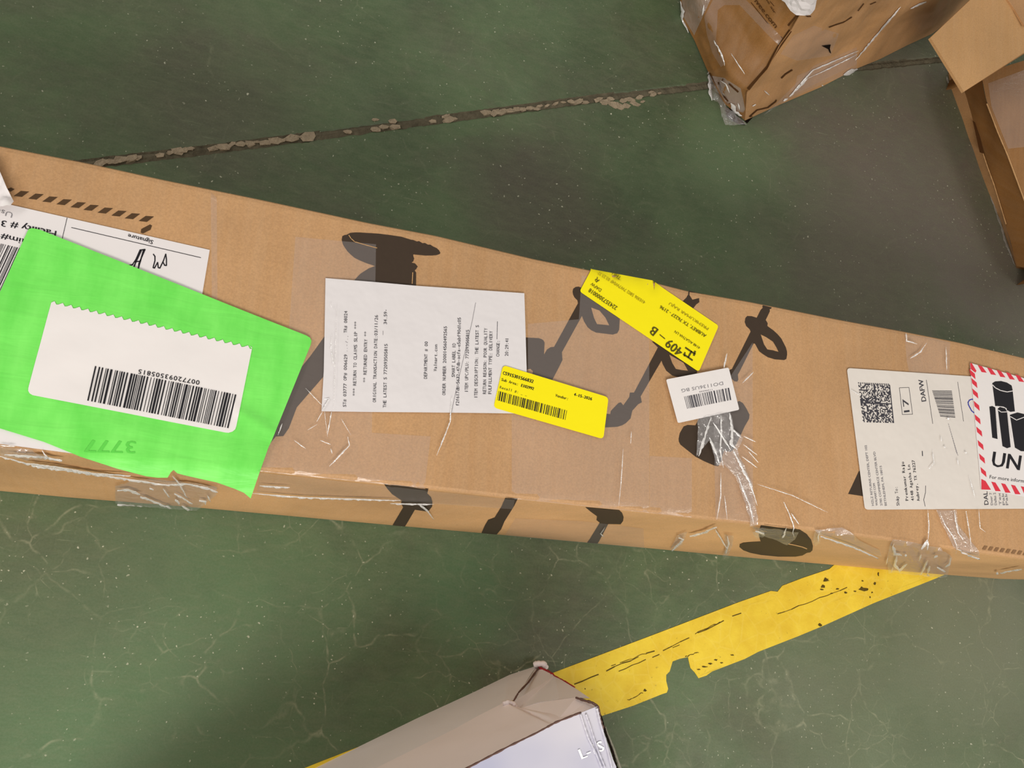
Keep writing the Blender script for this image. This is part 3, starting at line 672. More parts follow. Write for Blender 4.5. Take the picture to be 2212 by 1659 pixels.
film(z4([(975, 1280), (1050, 1290), (1040, 1380), (1000, 1460), (960, 1465), (985, 1380)]), .001, .1, 5, 5)
film(z4([(1200, 1240), (1290, 1235), (1300, 1280), (1240, 1300), (1205, 1280)]), .002, .1, 6, 5)
film(z4([(1690, 1260), (1740, 1270), (1740, 1350), (1700, 1380), (1680, 1340)]), .001, .1, 7, 5)
film([(1756, 1143), (1815, 1140), (1900, 1185), (1905, 1200), (1850, 1180)], .0006, .03, 8, 9)
film([(1622, 1132), (1725, 1144), (1718, 1160), (1700, 1172), (1645, 1150)], .0006, .05, 9, 8)
film(z5([(1060, 310), (1320, 310), (1340, 500), (1640, 880), (1500, 850), (1280, 780), (1130, 480)]), .0006, .05, 10, 8)
film([(0, 962), (60, 968), (140, 985), (60, 985), (0, 975)], .001, .06, 11, 6)
z3r = zz(0, 900, .28933); z2r = zz(540, 840, .36166); z1r = zz(430, 380, .3255)
R1 = [(z3r([(0, 205), (120, 215)]), 3), (z3r([(40, 250), (200, 262), (330, 270), (470, 295)]), 4), (z3r([(320, 245), (375, 285)]), 4), (z3r([(0, 262), (200, 318), (450, 350), (700, 395), (980, 412)]), 3), (z3r([(240, 335), (600, 385), (900, 430), (1270, 485)]), 3.2), (z3r([(880, 525), (960, 520), (1050, 555)]), 6),
      (z3r([(1050, 570), (1240, 645)]), 5), (z3r([(1220, 510), (1270, 575)]), 3.5), (z3r([(1310, 590), (1345, 625)]), 6), (z3r([(1305, 545), (1440, 625)]), 3), (z3r([(1490, 600), (1540, 610), (1535, 635)]), 4), (z3r([(1290, 410), (1340, 470), (1400, 580)]), 3), (z3r([(1410, 690), (1475, 688)]), 4), (z3r([(1240, 640), (1285, 672)]), 5), (z3r([(880, 630), (1180, 665)]), 3), (z3r([(1360, 640), (1440, 690)]), 3.5), (z3r([(1550, 560), (1575, 612)]), 3), (z3r([(1120, 505), (1150, 520)]), 4), (z3r([(1260, 480), (1400, 475), (1550, 505), (1630, 535)]), 3.5)]
ribbons('film_wrinkle_or_glint', R1, SURF, M_WRK, carton, .0022, None, 1)
R2 = [(z2r([(330, 0), (430, 105)]), 1.6), (z2r([(485, 140), (460, 275)]), 2.5), (z2r([(430, 140), (395, 200)]), 2), (z2r([(415, 310), (480, 335)]), 2), (z2r([(340, 250), (400, 215)]), 1.5), (z2r([(260, 310), (330, 360)]), 2), (z2r([(580, 290), (590, 340), (520, 415), (470, 465)]), 3.5), (z2r([(480, 360), (488, 390)]), 3), (z2r([(460, 290), (440, 120)]), 1.2), (z2r([(1200, 50), (1190, 200), (1140, 330), (1110, 400)]), 2.6), (z2r([(1150, 300), (1135, 335)]), 3.5), (z2r([(1010, 670), (1060, 710), (1100, 765)]), 2.8), (z2r([(840, 668), (1100, 672)]), 1.4), (z2r([(2120, 810), (2095, 850), (2115, 870)]), 2.5),
      (z2r([(440, 65), (470, 62), (430, 130)]), 2.2), (z2r([(190, 210), (165, 280)]), 2.2), (z2r([(0, 605), (300, 630), (900, 650)]), 1.6), (z2r([(60, 560), (240, 570)]), 1.5), (z2r([(540, 180), (600, 280)]), 1.2), (z1r([(890, 580), (820, 1080), (830, 1560)]), .1)]
ribbons('film_wrinkle_or_glint', R2[:-1], SURF, M_WRK, carton, .0018, None, 2)
R3 = [(z4([(855, 380), (820, 480), (755, 690)]), 6), (z4([(840, 540), (900, 680), (915, 745)]), 5), (z4([(930, 360), (935, 500), (925, 640), (950, 780)]), 3.5), (z4([(1000, 345), (1020, 470), (1015, 590), (1060, 640)]), 7), (z4([(1030, 640), (1090, 760), (1150, 880), (1200, 1010)]), 6), (z4([(1060, 830), (1110, 960), (1160, 1080), (1190, 1210)]), 4), (z4([(1150, 860), (1220, 1080)]), 2.5), (z4([(930, 820), (930, 1000), (900, 1180)]), 2.4), (z4([(960, 1000), (980, 1180)]), 1.6),
      (z4([(1110, 530), (1210, 575)]), 2.5), (z4([(1110, 595), (1220, 680)]), 2.5), (z4([(1150, 650), (1230, 740)]), 2), (z4([(1100, 690), (1220, 780)]), 2), (z4([(1220, 910), (1500, 1000), (1780, 1135)]), 1.8), (z4([(1430, 1050), (1480, 1160), (1530, 1300)]), 2.6), (z4([(1490, 1140), (1550, 1230)]), 2.4), (z4([(1450, 1245), (1455, 1280), (1435, 1300)]), 5), (z4([(220, 490), (215, 590)]), 1.6), (z4([(155, 630), (140, 880), (120, 1080)]), 1.6), (z4([(700, 1290), (800, 1270), (915, 1215)]), 5), (z4([(900, 1230), (970, 1350), (1000, 1400)]), 3), (z4([(610, 1300), (650, 1320), (560, 1410)]), 5), (z4([(1000, 1290), (1010, 1350), (985, 1440)]), 6), (z4([(1220, 1250), (1290, 1270)]), 7), (z4([(1720, 1270), (1725, 1340)]), 5),
      (z4([(1190, 20), (1100, 110)]), 2.5), (z4([(980, -130), (955, -10)]), 3), (z4([(1740, 1290), (2000, 1380), (2200, 1470)]), 3), (z4([(870, 420), (960, 560), (1010, 640)]), 4), (z4([(1010, 460), (1090, 540)]), 4)]
ribbons('film_wrinkle_or_glint', R3, SURF, M_WRK, carton, .0026, None, 3)
R4 = [(z5([(940, 310), (955, 500), (945, 690)]), 2.2), (z5([(890, 760), (935, 700), (965, 770)]), 9), (z5([(1095, 340), (1160, 500), (1260, 640), (1330, 820)]), 2.2), (z5([(1280, 330), (1300, 450), (1330, 600), (1395, 690)]), 4), (z5([(1430, 320), (1470, 560), (1495, 770)]), 2), (z5([(1595, 300), (1610, 540), (1680, 595)]), 1.8), (z5([(520, 700), (550, 830), (640, 840)]), 7), (z5([(580, 850), (550, 980), (610, 1050), (710, 960)]), 7), (z5([(890, 830), (860, 930)]), 4), (z5([(975, 900), (910, 1050), (870, 1120)]), 5), (z5([(1000, 980), (970, 1100)]), 5), (z5([(1270, 870), (1250, 960), (1190, 1000)]), 4), (z5([(1090, 1000), (1200, 1060)]), 4), (z5([(530, 1000), (495, 1090)]), 3), (z5([(460, 870), (435, 975)]), 2.5), (z5([(1300, 790), (1640, 885)]), 3), (z5([(1850, 1080), (1880, 1085)]), 6), (z5([(1900, 1075), (2050, 1045), (2180, 1020)]), 2), (z5([(680, 830), (700, 860)]), 6), (z5([(1050, 870), (1100, 850)]), 5), (z5([(1000, 1110), (960, 1100)]), 5)]
ribbons('film_wrinkle_or_glint', R4, SURF, M_WRK, carton, .0026, None, 4)
R5 = [(S_([(525, 85), (530, 150), (620, 175)]), 3), (S_([(560, 300), (650, 240), (700, 165)]), 3), (S_([(865, 200), (870, 400)]), 2), (S_([(720, 1240), (760, 1190), (750, 1080)]), 2.5), (S_([(820, 960), (825, 1010)]), 2.5), (S_([(850, 1045), (856, 1060)]), 4), (S_([(960, 1150), (970, 1210)]), 2), (S_([(1025, 1095), (1040, 1105)]), 4), (S_([(1060, 1300), (1110, 1480)]), 1.5), (S_([(880, 800), (885, 820)]), 4), (S_([(60, 570), (130, 610)]), 2),
      (za([(100, 965), (95, 1080), (120, 1240)]), 2.5), (za([(145, 700), (135, 1000), (115, 1600)]), 1.3), (za([(70, 1520), (20, 1610)]), 3), (z1r([(870, 850), (872, 880)]), 2), (za([(290, 90+620), (300, 720)]), .5)]
ribbons('film_wrinkle_or_glint', R5[:-1], TOP, M_WRK, carton, .0021, None, 5)

# ------------------------------------------------------------------ yellow floor tape
ftape = empty('floor_tape', P(1600, 1380, 0), 'worn yellow floor marking tape with a bite torn from its lower edge', 'floor tape')
zf = zz(1180, 1180, .41591)
def yt_mat():
    t = NT('yellow_floor_tape'); co = t.co(); d = P(1800, 1222, 0)-P(1200, 1448, 0); ang = math.atan2(d.y, d.x)
    cs = t.co((1, 1, 1), (0, 0, -ang))
    st = t.n('ShaderNodeMapping', {'Vector': cs, 'Scale': (6, 260, 1)}).outputs[0]
    c = t.mix(t.ramp(t.noise(co, 30, 4), .3, .7), srgb(226, 190, 40), srgb(246, 218, 62))
    c = t.mix(t.math('MULTIPLY', t.ramp(t.noise(st, 1, 3, .6), .66, .72), .35), c, srgb(130, 110, 30))
    c = t.mix(t.math('MULTIPLY', t.ramp(t.noise(co, 260, 3, .6), .66, .74), .5), c, srgb(120, 100, 30))
    v = t.n('ShaderNodeTexVoronoi', {'Vector': co, 'Scale': 60.0}, feature='DISTANCE_TO_EDGE').outputs['Distance']
    v = t.n('ShaderNodeMapRange', {'Value': v, 'From Min': 0.0, 'From Max': .05, 'To Min': 1.0, 'To Max': 0.0}).outputs[0]
    c = t.mix(t.math('MULTIPLY', t.math('MULTIPLY', v, t.noise(co, 40, 3)), .25), c, srgb(250, 232, 130))
    return t.finish(t.bsdf(c, .5, t.bump(t.noise(co, 120, 4), .3, .001), .4))
M_YT = yt_mat()
up = zf([(40, 655), (600, 443), (1000, 290), (1165, 232), (1200, 236), (1225, 205), (1330, 165), (1470, 118), (1490, 100)])+[(1880, 1185), (2110, 1100)]
lo = [(2230, 1160)]+zf([(2020, 168), (1700, 295), (1440, 412), (1300, 470), (1100, 548), (1030, 585), (860, 650), (830, 672), (790, 685), (770, 655), (748, 632), (740, 600), (735, 575), (690, 585), (655, 598), (640, 650), (622, 668), (622, 700), (632, 740), (625, 760), (600, 768), (450, 828), (290, 880)])
tail = [(1100, 1626), (760, 1762), (560, 1842), (500, 1722), (680, 1650), (1000, 1525)]
sheet('strip', [up+lo+tail], on_top(0), M_YT, ftape, .0001, .0003)
k = Ink(on_top(0), .0006); S2 = random.Random(3)
for a, b, w in (((145, 718), (560, 540), 2.2), ((340, 662), (690, 515), 1.6), ((560, 560), (1010, 345), 1.6), ((740, 470), (900, 395), 1.4), ((1200, 355), (1560, 215), 1.5), ((720, 575), (790, 550), 1.4), ((290, 640), (520, 555), 1.1), ((420, 800), (520, 750), 1.2)):
    A, Bq = Vector(a), Vector(b); pts = [A.lerp(Bq, i/10)+Vector((0, S2.uniform(-4, 4))) for i in range(11)]
    for i in range(10):
        if S2.random() < .85: k.line(zf([tuple(pts[i]), tuple(pts[i+1])]), w*S2.uniform(.6, 1.2))
def splat(cx, cy, rx, ry):
    pts = []; m = 10
    for i in range(m): pts.append((cx+rx*math.cos(i*6.283/m)*S2.uniform(.45, 1.2), cy+ry*math.sin(i*6.283/m)*S2.uniform(.45, 1.2)))
    k.poly(zf(pts))
for c in ((1450, 175, 22, 12), (1435, 210, 14, 10), (1430, 225, 12, 4), (1640, 222, 30, 13), (1552, 240, 9, 6), (1510, 222, 10, 5), (1722, 145, 5, 14), (1705, 195, 7, 10), (1690, 240, 5, 5), (1680, 265, 5, 6), (1420, 408, 11, 8), (510, 748, 10, 8), (200, 740, 4, 4), (850, 610, 12, 6), (880, 590, 10, 5), (910, 605, 9, 5), (820, 625, 16, 4), (965, 565, 12, 4), (790, 640, 16, 4), (1640, 180, 8, 4), (1600, 235, 9, 4), (1480, 245, 8, 3)): splat(*c)
k.build('scuff_marks', mat_plain('olive_scuff', srgb(112, 94, 34), .7, .2, .4, 300), ftape)['kind'] = 'stuff'

# ------------------------------------------------------------------ solids helper
def patch(name, A, B_, mat, parent, nu=40, nv=16, disp=None, sm=True, label=None):
    """ruled surface between two world polylines A and B_ (lists of Vector)"""
    def at(pl, t_):
        x = t_*(len(pl)-1); i = min(int(x), len(pl)-2); return pl[i].lerp(pl[i+1], x-i)
    V = []; nn = (at(A, .6)-at(A, .4)).cross(at(B_, .5)-at(A, .5)).normalized()
    if nn.dot(CAM-at(A, .5)) < 0: nn = -nn
    for j in range(nv+1):
        for i in range(nu+1):
            a, b = at(A, i/nu), at(B_, i/nu); p = a.lerp(b, j/nv)
            if disp: p = p+nn*disp(i/nu, j/nv, p)
            V.append(p)
    F_ = [(j*(nu+1)+i, j*(nu+1)+i+1, (j+1)*(nu+1)+i+1, (j+1)*(nu+1)+i) for j in range(nv) for i in range(nu)]
    a, b, c = V[F_[0][0]], V[F_[0][1]], V[F_[0][2]]
    if (b-a).cross(c-a).dot(nn) < 0: F_ = [f[::-1] for f in F_]
    return mesh_obj(name, V, F_, mat, parent, sm, label)
def PV(l): return [P(*a) for a in l]

# ------------------------------------------------------------------ white box at the bottom
wbx = empty('white_box', P(900, 1640, 0), 'white glossy cardboard box with a crushed corner, red edge and letters on top', 'box')
M_WB = mat_plain('white_board_shade', srgb(238, 234, 236), .5, .4, .05, 14, .2, .002)  # one white board on both side folds, this tone carries the shade
M_WB2 = mat_plain('pink_white_board_lit', srgb(250, 240, 240), .45, .4, .05, 14, .25, .002)  # same white board, lighter pinkish tone standing in for light
def wt_mat():
    t = NT('lilac_print'); co = t.co()
    c = t.mix(t.ramp(t.noise(co, 9, 2), .4, .65), srgb(212, 208, 216), srgb(176, 177, 200))
    return t.finish(t.bsdf(c, .3, t.bump(t.noise(co, 30, 3), .15, .002), .5))
M_WT = wt_mat()
M_WE = mat_plain('bare_board_edge', srgb(120, 92, 84), .8, .2, .2, 200)
M_REDE = mat_plain('red_board_edge', srgb(172, 40, 48), .6, .3, .1, 200)
M_GREYE = mat_plain('grey_board_edge', srgb(150, 146, 130), .7, .2, .15, 200)
ZB = .13
cr = lambda a, f, s: (lambda u_, v_, p: a*noise.noise(p*f+Vector((s, s, s))))
g = zz(1000, 1400, .18083)
G = lambda x, y, z: P(*g([(x, y)])[0], z)
low = PV([(100, 1930, 0), (680, 1659, 0), (900, 1552, 0), (1030, 1492, 0), (1100, 1458, 0), (1160, 1438, .002)])
mid = PV([(200, 1945, .06), (812, 1659, .06), (985, 1573, .06), (1035, 1545, .06), (1090, 1517, .062), (1110, 1512, .06)])
seam = PV([(520, 1905, ZB), (1010, 1659, ZB), (1100, 1612, ZB), (1160, 1583, ZB), (1200, 1561, ZB), (1255, 1539, ZB)])
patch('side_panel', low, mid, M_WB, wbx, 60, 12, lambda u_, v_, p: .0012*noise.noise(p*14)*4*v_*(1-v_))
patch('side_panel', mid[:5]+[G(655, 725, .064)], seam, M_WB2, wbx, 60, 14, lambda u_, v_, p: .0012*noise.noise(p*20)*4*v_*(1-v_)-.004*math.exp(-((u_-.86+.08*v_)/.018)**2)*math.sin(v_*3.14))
# crushed corner facets
Pc = G(905, 235, .004); Q1 = G(600, 640, .062); Q2 = G(655, 725, .064); S1 = G(1350, 590, .115); S2_ = G(1610, 690, ZB-.004); Se = seam[-1]
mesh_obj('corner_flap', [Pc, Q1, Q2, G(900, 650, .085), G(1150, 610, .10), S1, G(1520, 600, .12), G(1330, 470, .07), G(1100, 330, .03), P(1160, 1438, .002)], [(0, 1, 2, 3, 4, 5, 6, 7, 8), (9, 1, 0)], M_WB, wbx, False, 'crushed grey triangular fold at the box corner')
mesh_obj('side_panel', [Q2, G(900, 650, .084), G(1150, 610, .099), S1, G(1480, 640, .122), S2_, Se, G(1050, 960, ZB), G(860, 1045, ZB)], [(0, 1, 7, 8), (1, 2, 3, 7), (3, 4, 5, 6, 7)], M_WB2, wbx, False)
# top and hidden sides
rt = [G(1610, 690, ZB), G(1625, 800, ZB), G(1660, 950, ZB), G(1730, 1150, ZB), G(1790, 1330, ZB), P(1332, 1659, ZB), P(1420, 1900, ZB), P(1480, 2060, ZB)]
V = seam+rt+[P(700, 2330, ZB)]
mesh_obj('top_panel', [v+Vector((0, 0, .0004)) for v in V], [tuple(range(len(V)))[::-1]], M_WT, wbx, False)
for r in ('a',):
    base = [P(1162, 1437, 0)]
    a = [v.copy() for v in rt]; b = [Vector((v.x-.004, v.y, 0)) for v in rt]
    patch('end_panel', a, b, M_GREYE, wbx, 20, 4)
def tube(name, pts, r, mat, parent, label=None, seed=0, k=6):
    rr = random.Random(seed); V = []; F_ = []
    for i, p in enumerate(pts):
        d = (pts[min(i+1, len(pts)-1)]-pts[max(i-1, 0)]).normalized(); a = d.orthogonal().normalized(); b = d.cross(a); q = r*rr.uniform(.75, 1.2)
        V += [p+(a*math.cos(t_*6.283/k)+b*math.sin(t_*6.283/k))*q for t_ in range(k)]
        if i: o_ = (i-1)*k; F_ += [(o_+t_, o_+(t_+1) % k, o_+k+(t_+1) % k, o_+k+t_) for t_ in range(k)]
    F_ += [tuple(range(k)), tuple(len(V)-k+t_ for t_ in range(k))]
    return mesh_obj(name, V, F_, mat, parent, True, label)
def fine(pts, m=10):
    out = []
    for a, b in zip(pts, pts[1:]): out += [a.lerp(b, i/m) for i in range(m)]
    return out+[pts[-1]]
tube('seam_edge', fine(seam), .0007, M_WE, wbx, 'brown worn edge', 1)
tube('fold_edge', fine([G(905, 235, .006), G(780, 410, .036), G(665, 530, .058), G(600, 640, .064)]), .0007, M_WE, wbx, None, 2)
tube('red_edge', fine([G(900, 235, .006), G(1010, 280, .012), G(1070, 320, .025)]), .0014, M_REDE, wbx, 'red printed edge', 3)
tube('red_edge', fine([G(1070, 320, .025), G(1220, 400, .055), G(1330, 470, .072)]), .0007, M_REDE, wbx, 'red printed edge', 3)
tube('fold_edge', fine([G(1350, 592, .117), G(1450, 625, .123), G(1540, 650, .127), G(1610, 690, ZB), G(1625, 760, ZB), G(1680, 960, ZB)]), .0009, M_WE, wbx, None, 4)
tube('fold_edge', fine([G(1640, 800, ZB), G(1700, 1000, ZB), G(1790, 1250, ZB), G(1840, 1432, ZB)]), .0008, M_HOLE, wbx, None, 5)
tube('board_edge', fine([G(1690, 940, ZB-.002), G(1790, 1180, ZB-.002), G(1880, 1432, ZB-.002), P(1350, 1700, ZB)]), .0009, M_GREYE, wbx, None, 6)
tube('corner_fold', fine([G(1405, 790, ZB+.001), G(1440, 900, ZB+.001), G(1500, 1080, ZB+.001), G(1590, 1260, ZB+.001), G(1660, 1432, ZB+.001)]), .0008, M_WT, wbx, None, 7)
tube('corner_fold', fine([G(1470, 790, ZB+.001), G(1520, 930, ZB+.001), G(1560, 1060, ZB+.001), G(1620, 1240, ZB+.001), G(1700, 1432, ZB+.001)]), .0007, M_WT, wbx, None, 8)
tube('corner_fold', fine([G(1600, 720, ZB+.001), G(1640, 900, ZB+.001), G(1700, 1100, ZB+.001), G(1780, 1432, ZB+.001)]), .0009, M_WT, wbx, None, 9)
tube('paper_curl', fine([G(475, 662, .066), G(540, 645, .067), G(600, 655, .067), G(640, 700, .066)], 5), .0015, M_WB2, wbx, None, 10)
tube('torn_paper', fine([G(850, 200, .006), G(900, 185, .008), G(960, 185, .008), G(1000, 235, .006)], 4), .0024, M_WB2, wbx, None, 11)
M_WINK = mat_plain('white_letters', srgb(255, 255, 255), .4, .3, .01, 50)
k = Ink(on_top(ZB+.0004), .0005); k.text('L-1S', g([(1395, 1268)])[0], g([(1668, 1160)])[0], 22, .9); k.build('lettering', M_WINK, wbx)

# ------------------------------------------------------------------ battered carton, upper right
bat = empty('carton', P(1750, 60, 0), 'battered tan carton with punctures, wrapped in glossy clear tape, crushed corner on the floor', 'carton')
zg = zz(1450, 0, .18083); Gq = lambda x, y, z=0: P(*zg([(x, y)])[0], z)
A_ = [Gq(890, 1480, .0), Gq(640, 1270, .0), Gq(430, 850, .0), Gq(290, 520, 0), Gq(130, 230, 0), Gq(110, 0, 0), P(1475, -120, 0), P(1500, -260, 0)]
edge = [(880, 1440, .004), (900, 1100, .035), (1150, 820, .06), (1290, 540, .082), (1440, 340, .10), (1560, 130, .118), (1700, -120, .14)]
E_ = [Gq(*a) for a in edge]
Tp = Gq(1780, -260, .152)
right_low = [Gq(890, 1480, .002), Gq(1250, 1310, 0), Gq(1800, 1070, 0), Gq(2212, 850, 0), P(1900, 133, 0), P(1960, 102, 0), P(2015, 76, 0), P(2110, 0, 0), P(2300, -160, 0)]
top_r = [Tp, P(1860, -90, .155), P(1960, -130, .155), P(2060, -170, .155), P(2330, -280, .155)]
def grid_tri(name, c0, A, B_, mat, disp, nu=70, nv=50): pass
def coons(name, bot_, left, topl, right, mat, parent, disp, nu=90, nv=60, label=None):
    def at(pl, t_):
        L = [0]
        for a, b in zip(pl, pl[1:]): L.append(L[-1]+(b-a).length)
        x = t_*L[-1]
        for i in range(len(pl)-1):
            if x <= L[i+1] or i == len(pl)-2: return pl[i].lerp(pl[i+1], min(1, (x-L[i])/(L[i+1]-L[i])))
    V = []
    for j in range(nv+1):
        v = j/nv
        for i in range(nu+1):
            q = i/nu
            V.append(at(bot_, q)*(1-v)+at(topl, q)*v+at(left, v)*(1-q)+at(right, v)*q-(bot_[0]*(1-q)*(1-v)+bot_[-1]*q*(1-v)+topl[0]*(1-q)*v+topl[-1]*q*v))
    c = V[len(V)//2]; nn = (V[len(V)//2+1]-c).cross(V[len(V)//2+nu+1]-c).normalized()
    if nn.dot(CAM-c) < 0: nn = -nn
    V = [p+nn*disp(i % (nu+1)/nu, i//(nu+1)/nv, p) for i, p in enumerate(V)]
    F_ = [(j*(nu+1)+i, j*(nu+1)+i+1, (j+1)*(nu+1)+i+1, (j+1)*(nu+1)+i) for j in range(nv) for i in range(nu)]
    a, b, d = V[F_[0][0]], V[F_[0][1]], V[F_[0][2]]
    m_ = len(F_)//2+nu//2; a, b, d = (V[i] for i in F_[m_][:3])
    if (b-a).cross(d-a).dot(nn) < 0: F_ = [f[::-1] for f in F_]
    return mesh_obj(name, V, F_, mat, parent, True, label)
def dent(u_, v_, p):
    e = min(1, min(u_, 1-u_)*12)*min(1, min(v_, 1-v_)*12)
    return e*(.0035*noise.noise(p*18)+.0022*noise.noise(p*46+Vector((3, 3, 3)))+.0010*noise.noise(p*110))
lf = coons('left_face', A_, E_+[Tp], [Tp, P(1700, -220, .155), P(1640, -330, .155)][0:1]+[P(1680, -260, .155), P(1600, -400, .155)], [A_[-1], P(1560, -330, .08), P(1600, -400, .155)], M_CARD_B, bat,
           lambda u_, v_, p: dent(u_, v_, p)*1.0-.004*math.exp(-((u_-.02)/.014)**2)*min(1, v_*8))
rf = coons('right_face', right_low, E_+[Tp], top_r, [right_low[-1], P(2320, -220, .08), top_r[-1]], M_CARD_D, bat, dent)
mesh_obj('top_face', [Tp]+top_r[1:]+[P(2200, -560, .155), P(1600, -400, .155), P(1680, -260, .155)], [tuple(range(8))], M_CARD_D, bat)
LF = on_bvh([bvh(lf), bvh(rf)])
# tape and wear on it
for poly, m_ in (([(500, 0), (900, 0), (1330, 450), (1290, 540), (1210, 470), (820, 60), (640, 60), (560, 120), (540, 480), (650, 760), (600, 800), (500, 640), (430, 400), (400, 200)], M_TAPE),
                 ([(130, 0), (470, 0), (390, 180), (280, 420), (150, 200)], M_FILM), ([(1300, 640), (1450, 420), (1700, 300), (2000, 400), (1900, 660), (1500, 720)], M_TAPE),
                 ([(1100, 1380), (1700, 780), (2212, 560), (2212, 850), (1800, 1000), (1400, 1180)], M_TAPE), ([(1500, 900), (2212, 600), (2212, 760), (1450, 1130)], M_TAPE),
                 ([(480, 900), (640, 930), (830, 1050), (900, 1350), (700, 1300), (560, 1050)], M_FILM)):
    sheet('clear_tape', [zg(poly)], LF, m_, bat, .0006, 0, 12)
sheet('crumpled_film', [zg([(430, 860), (470, 880), (560, 1180), (640, 1300), (850, 1480), (880, 1510), (620, 1520), (540, 1260), (470, 1210), (430, 1080)])], LF, M_FILM, bat, .002, 0, 5, crumple(.002, .08, 21), None, False)
ribbons('film_wrinkle_or_glint', [(zg([(720, 1220), (770, 1330), (850, 1380)]), 9), (zg([(800, 1220), (820, 1300)]), 4), (zg([(2050, 895), (2212, 815)]), 8), (zg([(520, 480), (600, 640), (650, 780)]), 4), (zg([(1400, 1150), (1620, 930)]), 5), (zg([(1620, 930), (1900, 800), (2212, 640)]), 2), (zg([(1330, 1200), (1380, 1170)]), 6), (zg([(1790, 1020), (1800, 1010)]), 4), (zg([(445, 900), (455, 1100), (480, 1210)]), 6), (zg([(600, 960), (660, 1000), (700, 1100)]), 3), (zg([(720, 640), (880, 880)]), 2), (zg([(400, 60), (380, 180)]), 4), (zg([(120, 20), (150, 140), (130, 250), (200, 400)]), 6), (zg([(960, 1260), (1000, 1240)]), 4), (zg([(1100, 1075), (1160, 1130)]), 3), (zz(1440, 0, .3496)([(1160, 370), (1440, 40)]), 4), (zz(1440, 0, .3496)([(1500, 50), (1600, 5)]), 4), (zz(1440, 0, .3496)([(780, 560), (900, 430), (1180, 310)]), 3)], LF, M_WRK, bat, .0012, None, 8)
zh = zz(1440, 0, .3496)
k = Ink(LF, .0009)
k.poly(zg([(1790, 540), (1900, 525), (1890, 570), (1905, 635), (1885, 620), (1870, 580)])); k.poly(zg([(870, 1450), (960, 1380), (975, 1400), (900, 1480)]))
k.poly(zg([(640, 1290), (700, 1300), (760, 1370), (850, 1450), (880, 1500), (780, 1480), (660, 1400)]))
k.build_each('puncture', M_HOLE, bat, 'dark torn hole')
k = Ink(LF, .0009)
for pts, w in ((zg([(930, 1390), (1020, 1310), (1150, 1280), (1240, 1210), (1250, 1190)]), 2.5), (zg([(1310, 930), (1360, 880), (1440, 830)]), 3), (zg([(1880, 320), (1950, 295), (2050, 262), (2150, 200)]), 2.2), (zg([(1400, 300), (1500, 180)]), 3.5), (zg([(1560, 150), (1620, 190), (1660, 190)]), 2.5), (zg([(570, 980), (640, 1150), (680, 1200)]), 3), (zg([(470, 870), (520, 1000), (590, 1180)]), 3.5), (zh([(1180, 65), (1215, 20)]), 1.6), (zh([(1255, 25), (1290, 10)]), 1.6), (zg([(920, 1060), (1150, 800), (1270, 580), (1420, 365)]), 4.5), (zg([(620, 950), (700, 1000), (800, 1090)]), 4)):
    k.line(pts, w)
k.build_each('torn_or_shaded_crease', M_DARK_BROWN, bat)  # dark lines: tears, plus shade painted along the creases
k = Ink(LF, .0010); k.text('ivee.com', zg([(1020, 0)])[0], zg([(1265, 320)])[0], 10, .2); k.text('the air', zg([(1120, -60)])[0], zg([(1250, 160)])[0], 5)
k.line(zg([(960, 30), (1150, 270), (1330, 450)]), 1.6); k.line(zg([(1190, 20), (1420, 290)]), 1.6)
k.build('lettering', M_DARK_BROWN, bat)
sheet('torn_label', [zg([(1360, -10), (1420, 60), (1450, 110), (1500, 145), (1560, 150), (1620, 140), (1680, 80), (1700, 30), (1710, -60), (1400, -60)])], LF, M_PAPER, bat, .0022, .0004, 7, crumple(.0015, .12, 31), 'scrap of torn white label', False)

# ------------------------------------------------------------------ open carton at the right edge
opn = empty('carton', P(2200, 350, 0), 'brown carton at the right with one plain flap folded open over its end', 'carton')
zr = zz(1960, 0, .36155)
Rq = lambda x, y, z=0: P(*zr([(x, y)])[0], z)
b0 = [Rq(245, 440), Rq(260, 520), Rq(310, 660), Rq(380, 860), Rq(430, 1000), Rq(490, 1160), Rq(560, 1330), Rq(650, 1600)]
b1 = [Rq(320, 440, .014), Rq(335, 520, .014), Rq(385, 690, .014), Rq(440, 880, .012), Rq(480, 1000, .012), Rq(520, 1110, .012), Rq(580, 1310, .010), Rq(655, 1590, .004)]
b2 = [Rq(440, 440, .05), Rq(470, 590, .05), Rq(540, 780, .05), Rq(600, 930, .05), Rq(650, 1060, .05), Rq(700, 1190, .05), Rq(790, 1400, .05), Rq(900, 1640, .05)]
b3 = [Rq(900, 300, .08), Rq(950, 500, .08), Rq(1000, 700, .08), Rq(1050, 850, .08), Rq(1100, 1000, .08), Rq(1150, 1150, .08), Rq(1250, 1330, .08), Rq(1330, 1540, .08)]
patch('side_panel', b0, b1, M_CARD_D, opn, 60, 6, cr(.001, 40, 2))
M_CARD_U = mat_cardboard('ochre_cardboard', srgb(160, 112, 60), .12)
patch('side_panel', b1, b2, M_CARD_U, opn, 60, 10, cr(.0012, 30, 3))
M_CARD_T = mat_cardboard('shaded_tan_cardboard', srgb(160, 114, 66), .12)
tpn = patch('top_panel', b2, b3, M_CARD_T, opn, 60, 14, cr(.0012, 20, 4))
patch('end_panel', [b0[-1], b1[-1], b2[-1], b3[-1]], [b0[-1]+Vector((.02, .0, 0)), Vector((b1[-1].x+.03, b1[-1].y, 0)), Vector((b2[-1].x, b2[-1].y+.005, 0)), Vector((b3[-1].x, b3[-1].y+.005, 0))], M_CARD_B, opn, 12, 3)
patch('end_panel', [b0[0], b1[0], b2[0], b3[0]], [Vector((v.x+.003, v.y+.01, 0)) for v in (b0[0], b1[0], b2[0], b3[0])], M_CARD_B, opn, 12, 3)
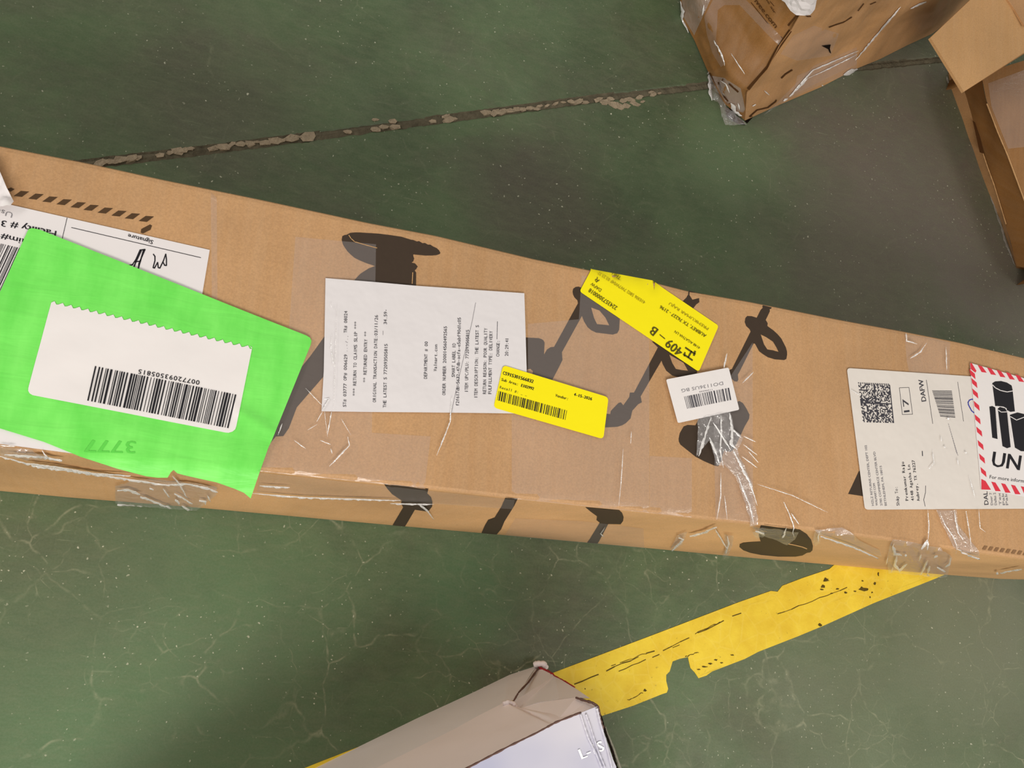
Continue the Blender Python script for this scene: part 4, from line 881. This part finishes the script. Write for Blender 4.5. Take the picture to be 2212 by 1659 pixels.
tube('board_edge', fine([Rq(380, 560, .016), Rq(440, 880, .015), Rq(480, 1000, .015), Rq(520, 1110, .014), Rq(590, 1340, .012)]), .0006, M_CARD_L, opn, None, 12)
tube('board_edge', fine([Rq(475, 620, .051), Rq(540, 790, .051), Rq(600, 930, .051), Rq(700, 1200, .051)]), .0007, M_CARD_L, opn, None, 13)
mesh_obj('side_gap', [Rq(390, 720, .0165), Rq(415, 740, .0165), Rq(460, 920, .0155), Rq(432, 910, .0155)], [(0, 1, 2, 3)], M_DARK_BROWN, opn)
OT = on_bvh([bvh(tpn)], on_top(.05))
sheet('clear_tape', [zr([(480, 500), (697, 420), (697, 880), (600, 890), (500, 640)])], OT, M_TAPE, opn, .0008, 0, 14)
V = [Rq(138, 225, .092), Rq(338, 548, .086), Rq(697, 322, .094), Rq(900, 190, .097), Rq(900, -200, .10), Rq(500, -120, .098), Rq(375, 0, .096)]
lo_ = [v-Vector((0, 0, .003)) for v in V]; m = len(V)
mesh_obj('flap', V+lo_, [tuple(range(m)), tuple(range(2*m-1, m-1, -1))]+[(i, i+m, (i+1) % m+m, (i+1) % m) for i in range(m)], M_CARD_L, opn, False, 'plain light tan flap lifted over the corner')
V = [Rq(600, 0, .0985), Rq(640, 55, .0985), Rq(697, 150, .0985), Rq(900, 60, .101), Rq(900, -180, .103), Rq(560, -90, .10)]
lo_ = [v-Vector((0, 0, .002)) for v in V]; m = len(V)
mesh_obj('flap', V+lo_, [tuple(range(m)), tuple(range(2*m-1, m-1, -1))]+[(i, i+m, (i+1) % m+m, (i+1) % m) for i in range(m)], M_CARD_D, opn)
ribbons('film_wrinkle_or_glint', [(zr([(490, 1170), (520, 1250), (560, 1360), (575, 1430), (640, 1590)]), 5), (zr([(230, 460), (240, 500)]), 7)], on_top(0.0), M_WRKS, opn, .001, None, 14)

# ------------------------------------------------------------------ white tissue at the left edge
ts = empty('tissue', P(-20, 400, ZT), 'crumpled white tissue scrap on the left end of the long carton', 'tissue')
sheet('sheet', [[(-90, 300), (-30, 318), (0, 372), (8, 390), (17, 412), (30, 436), (24, 446), (0, 452), (-90, 440)]], on_top(ZT+.002), M_PAPER, ts, 0, .0003, 7, crumple(.003, .05, 40), None, True)
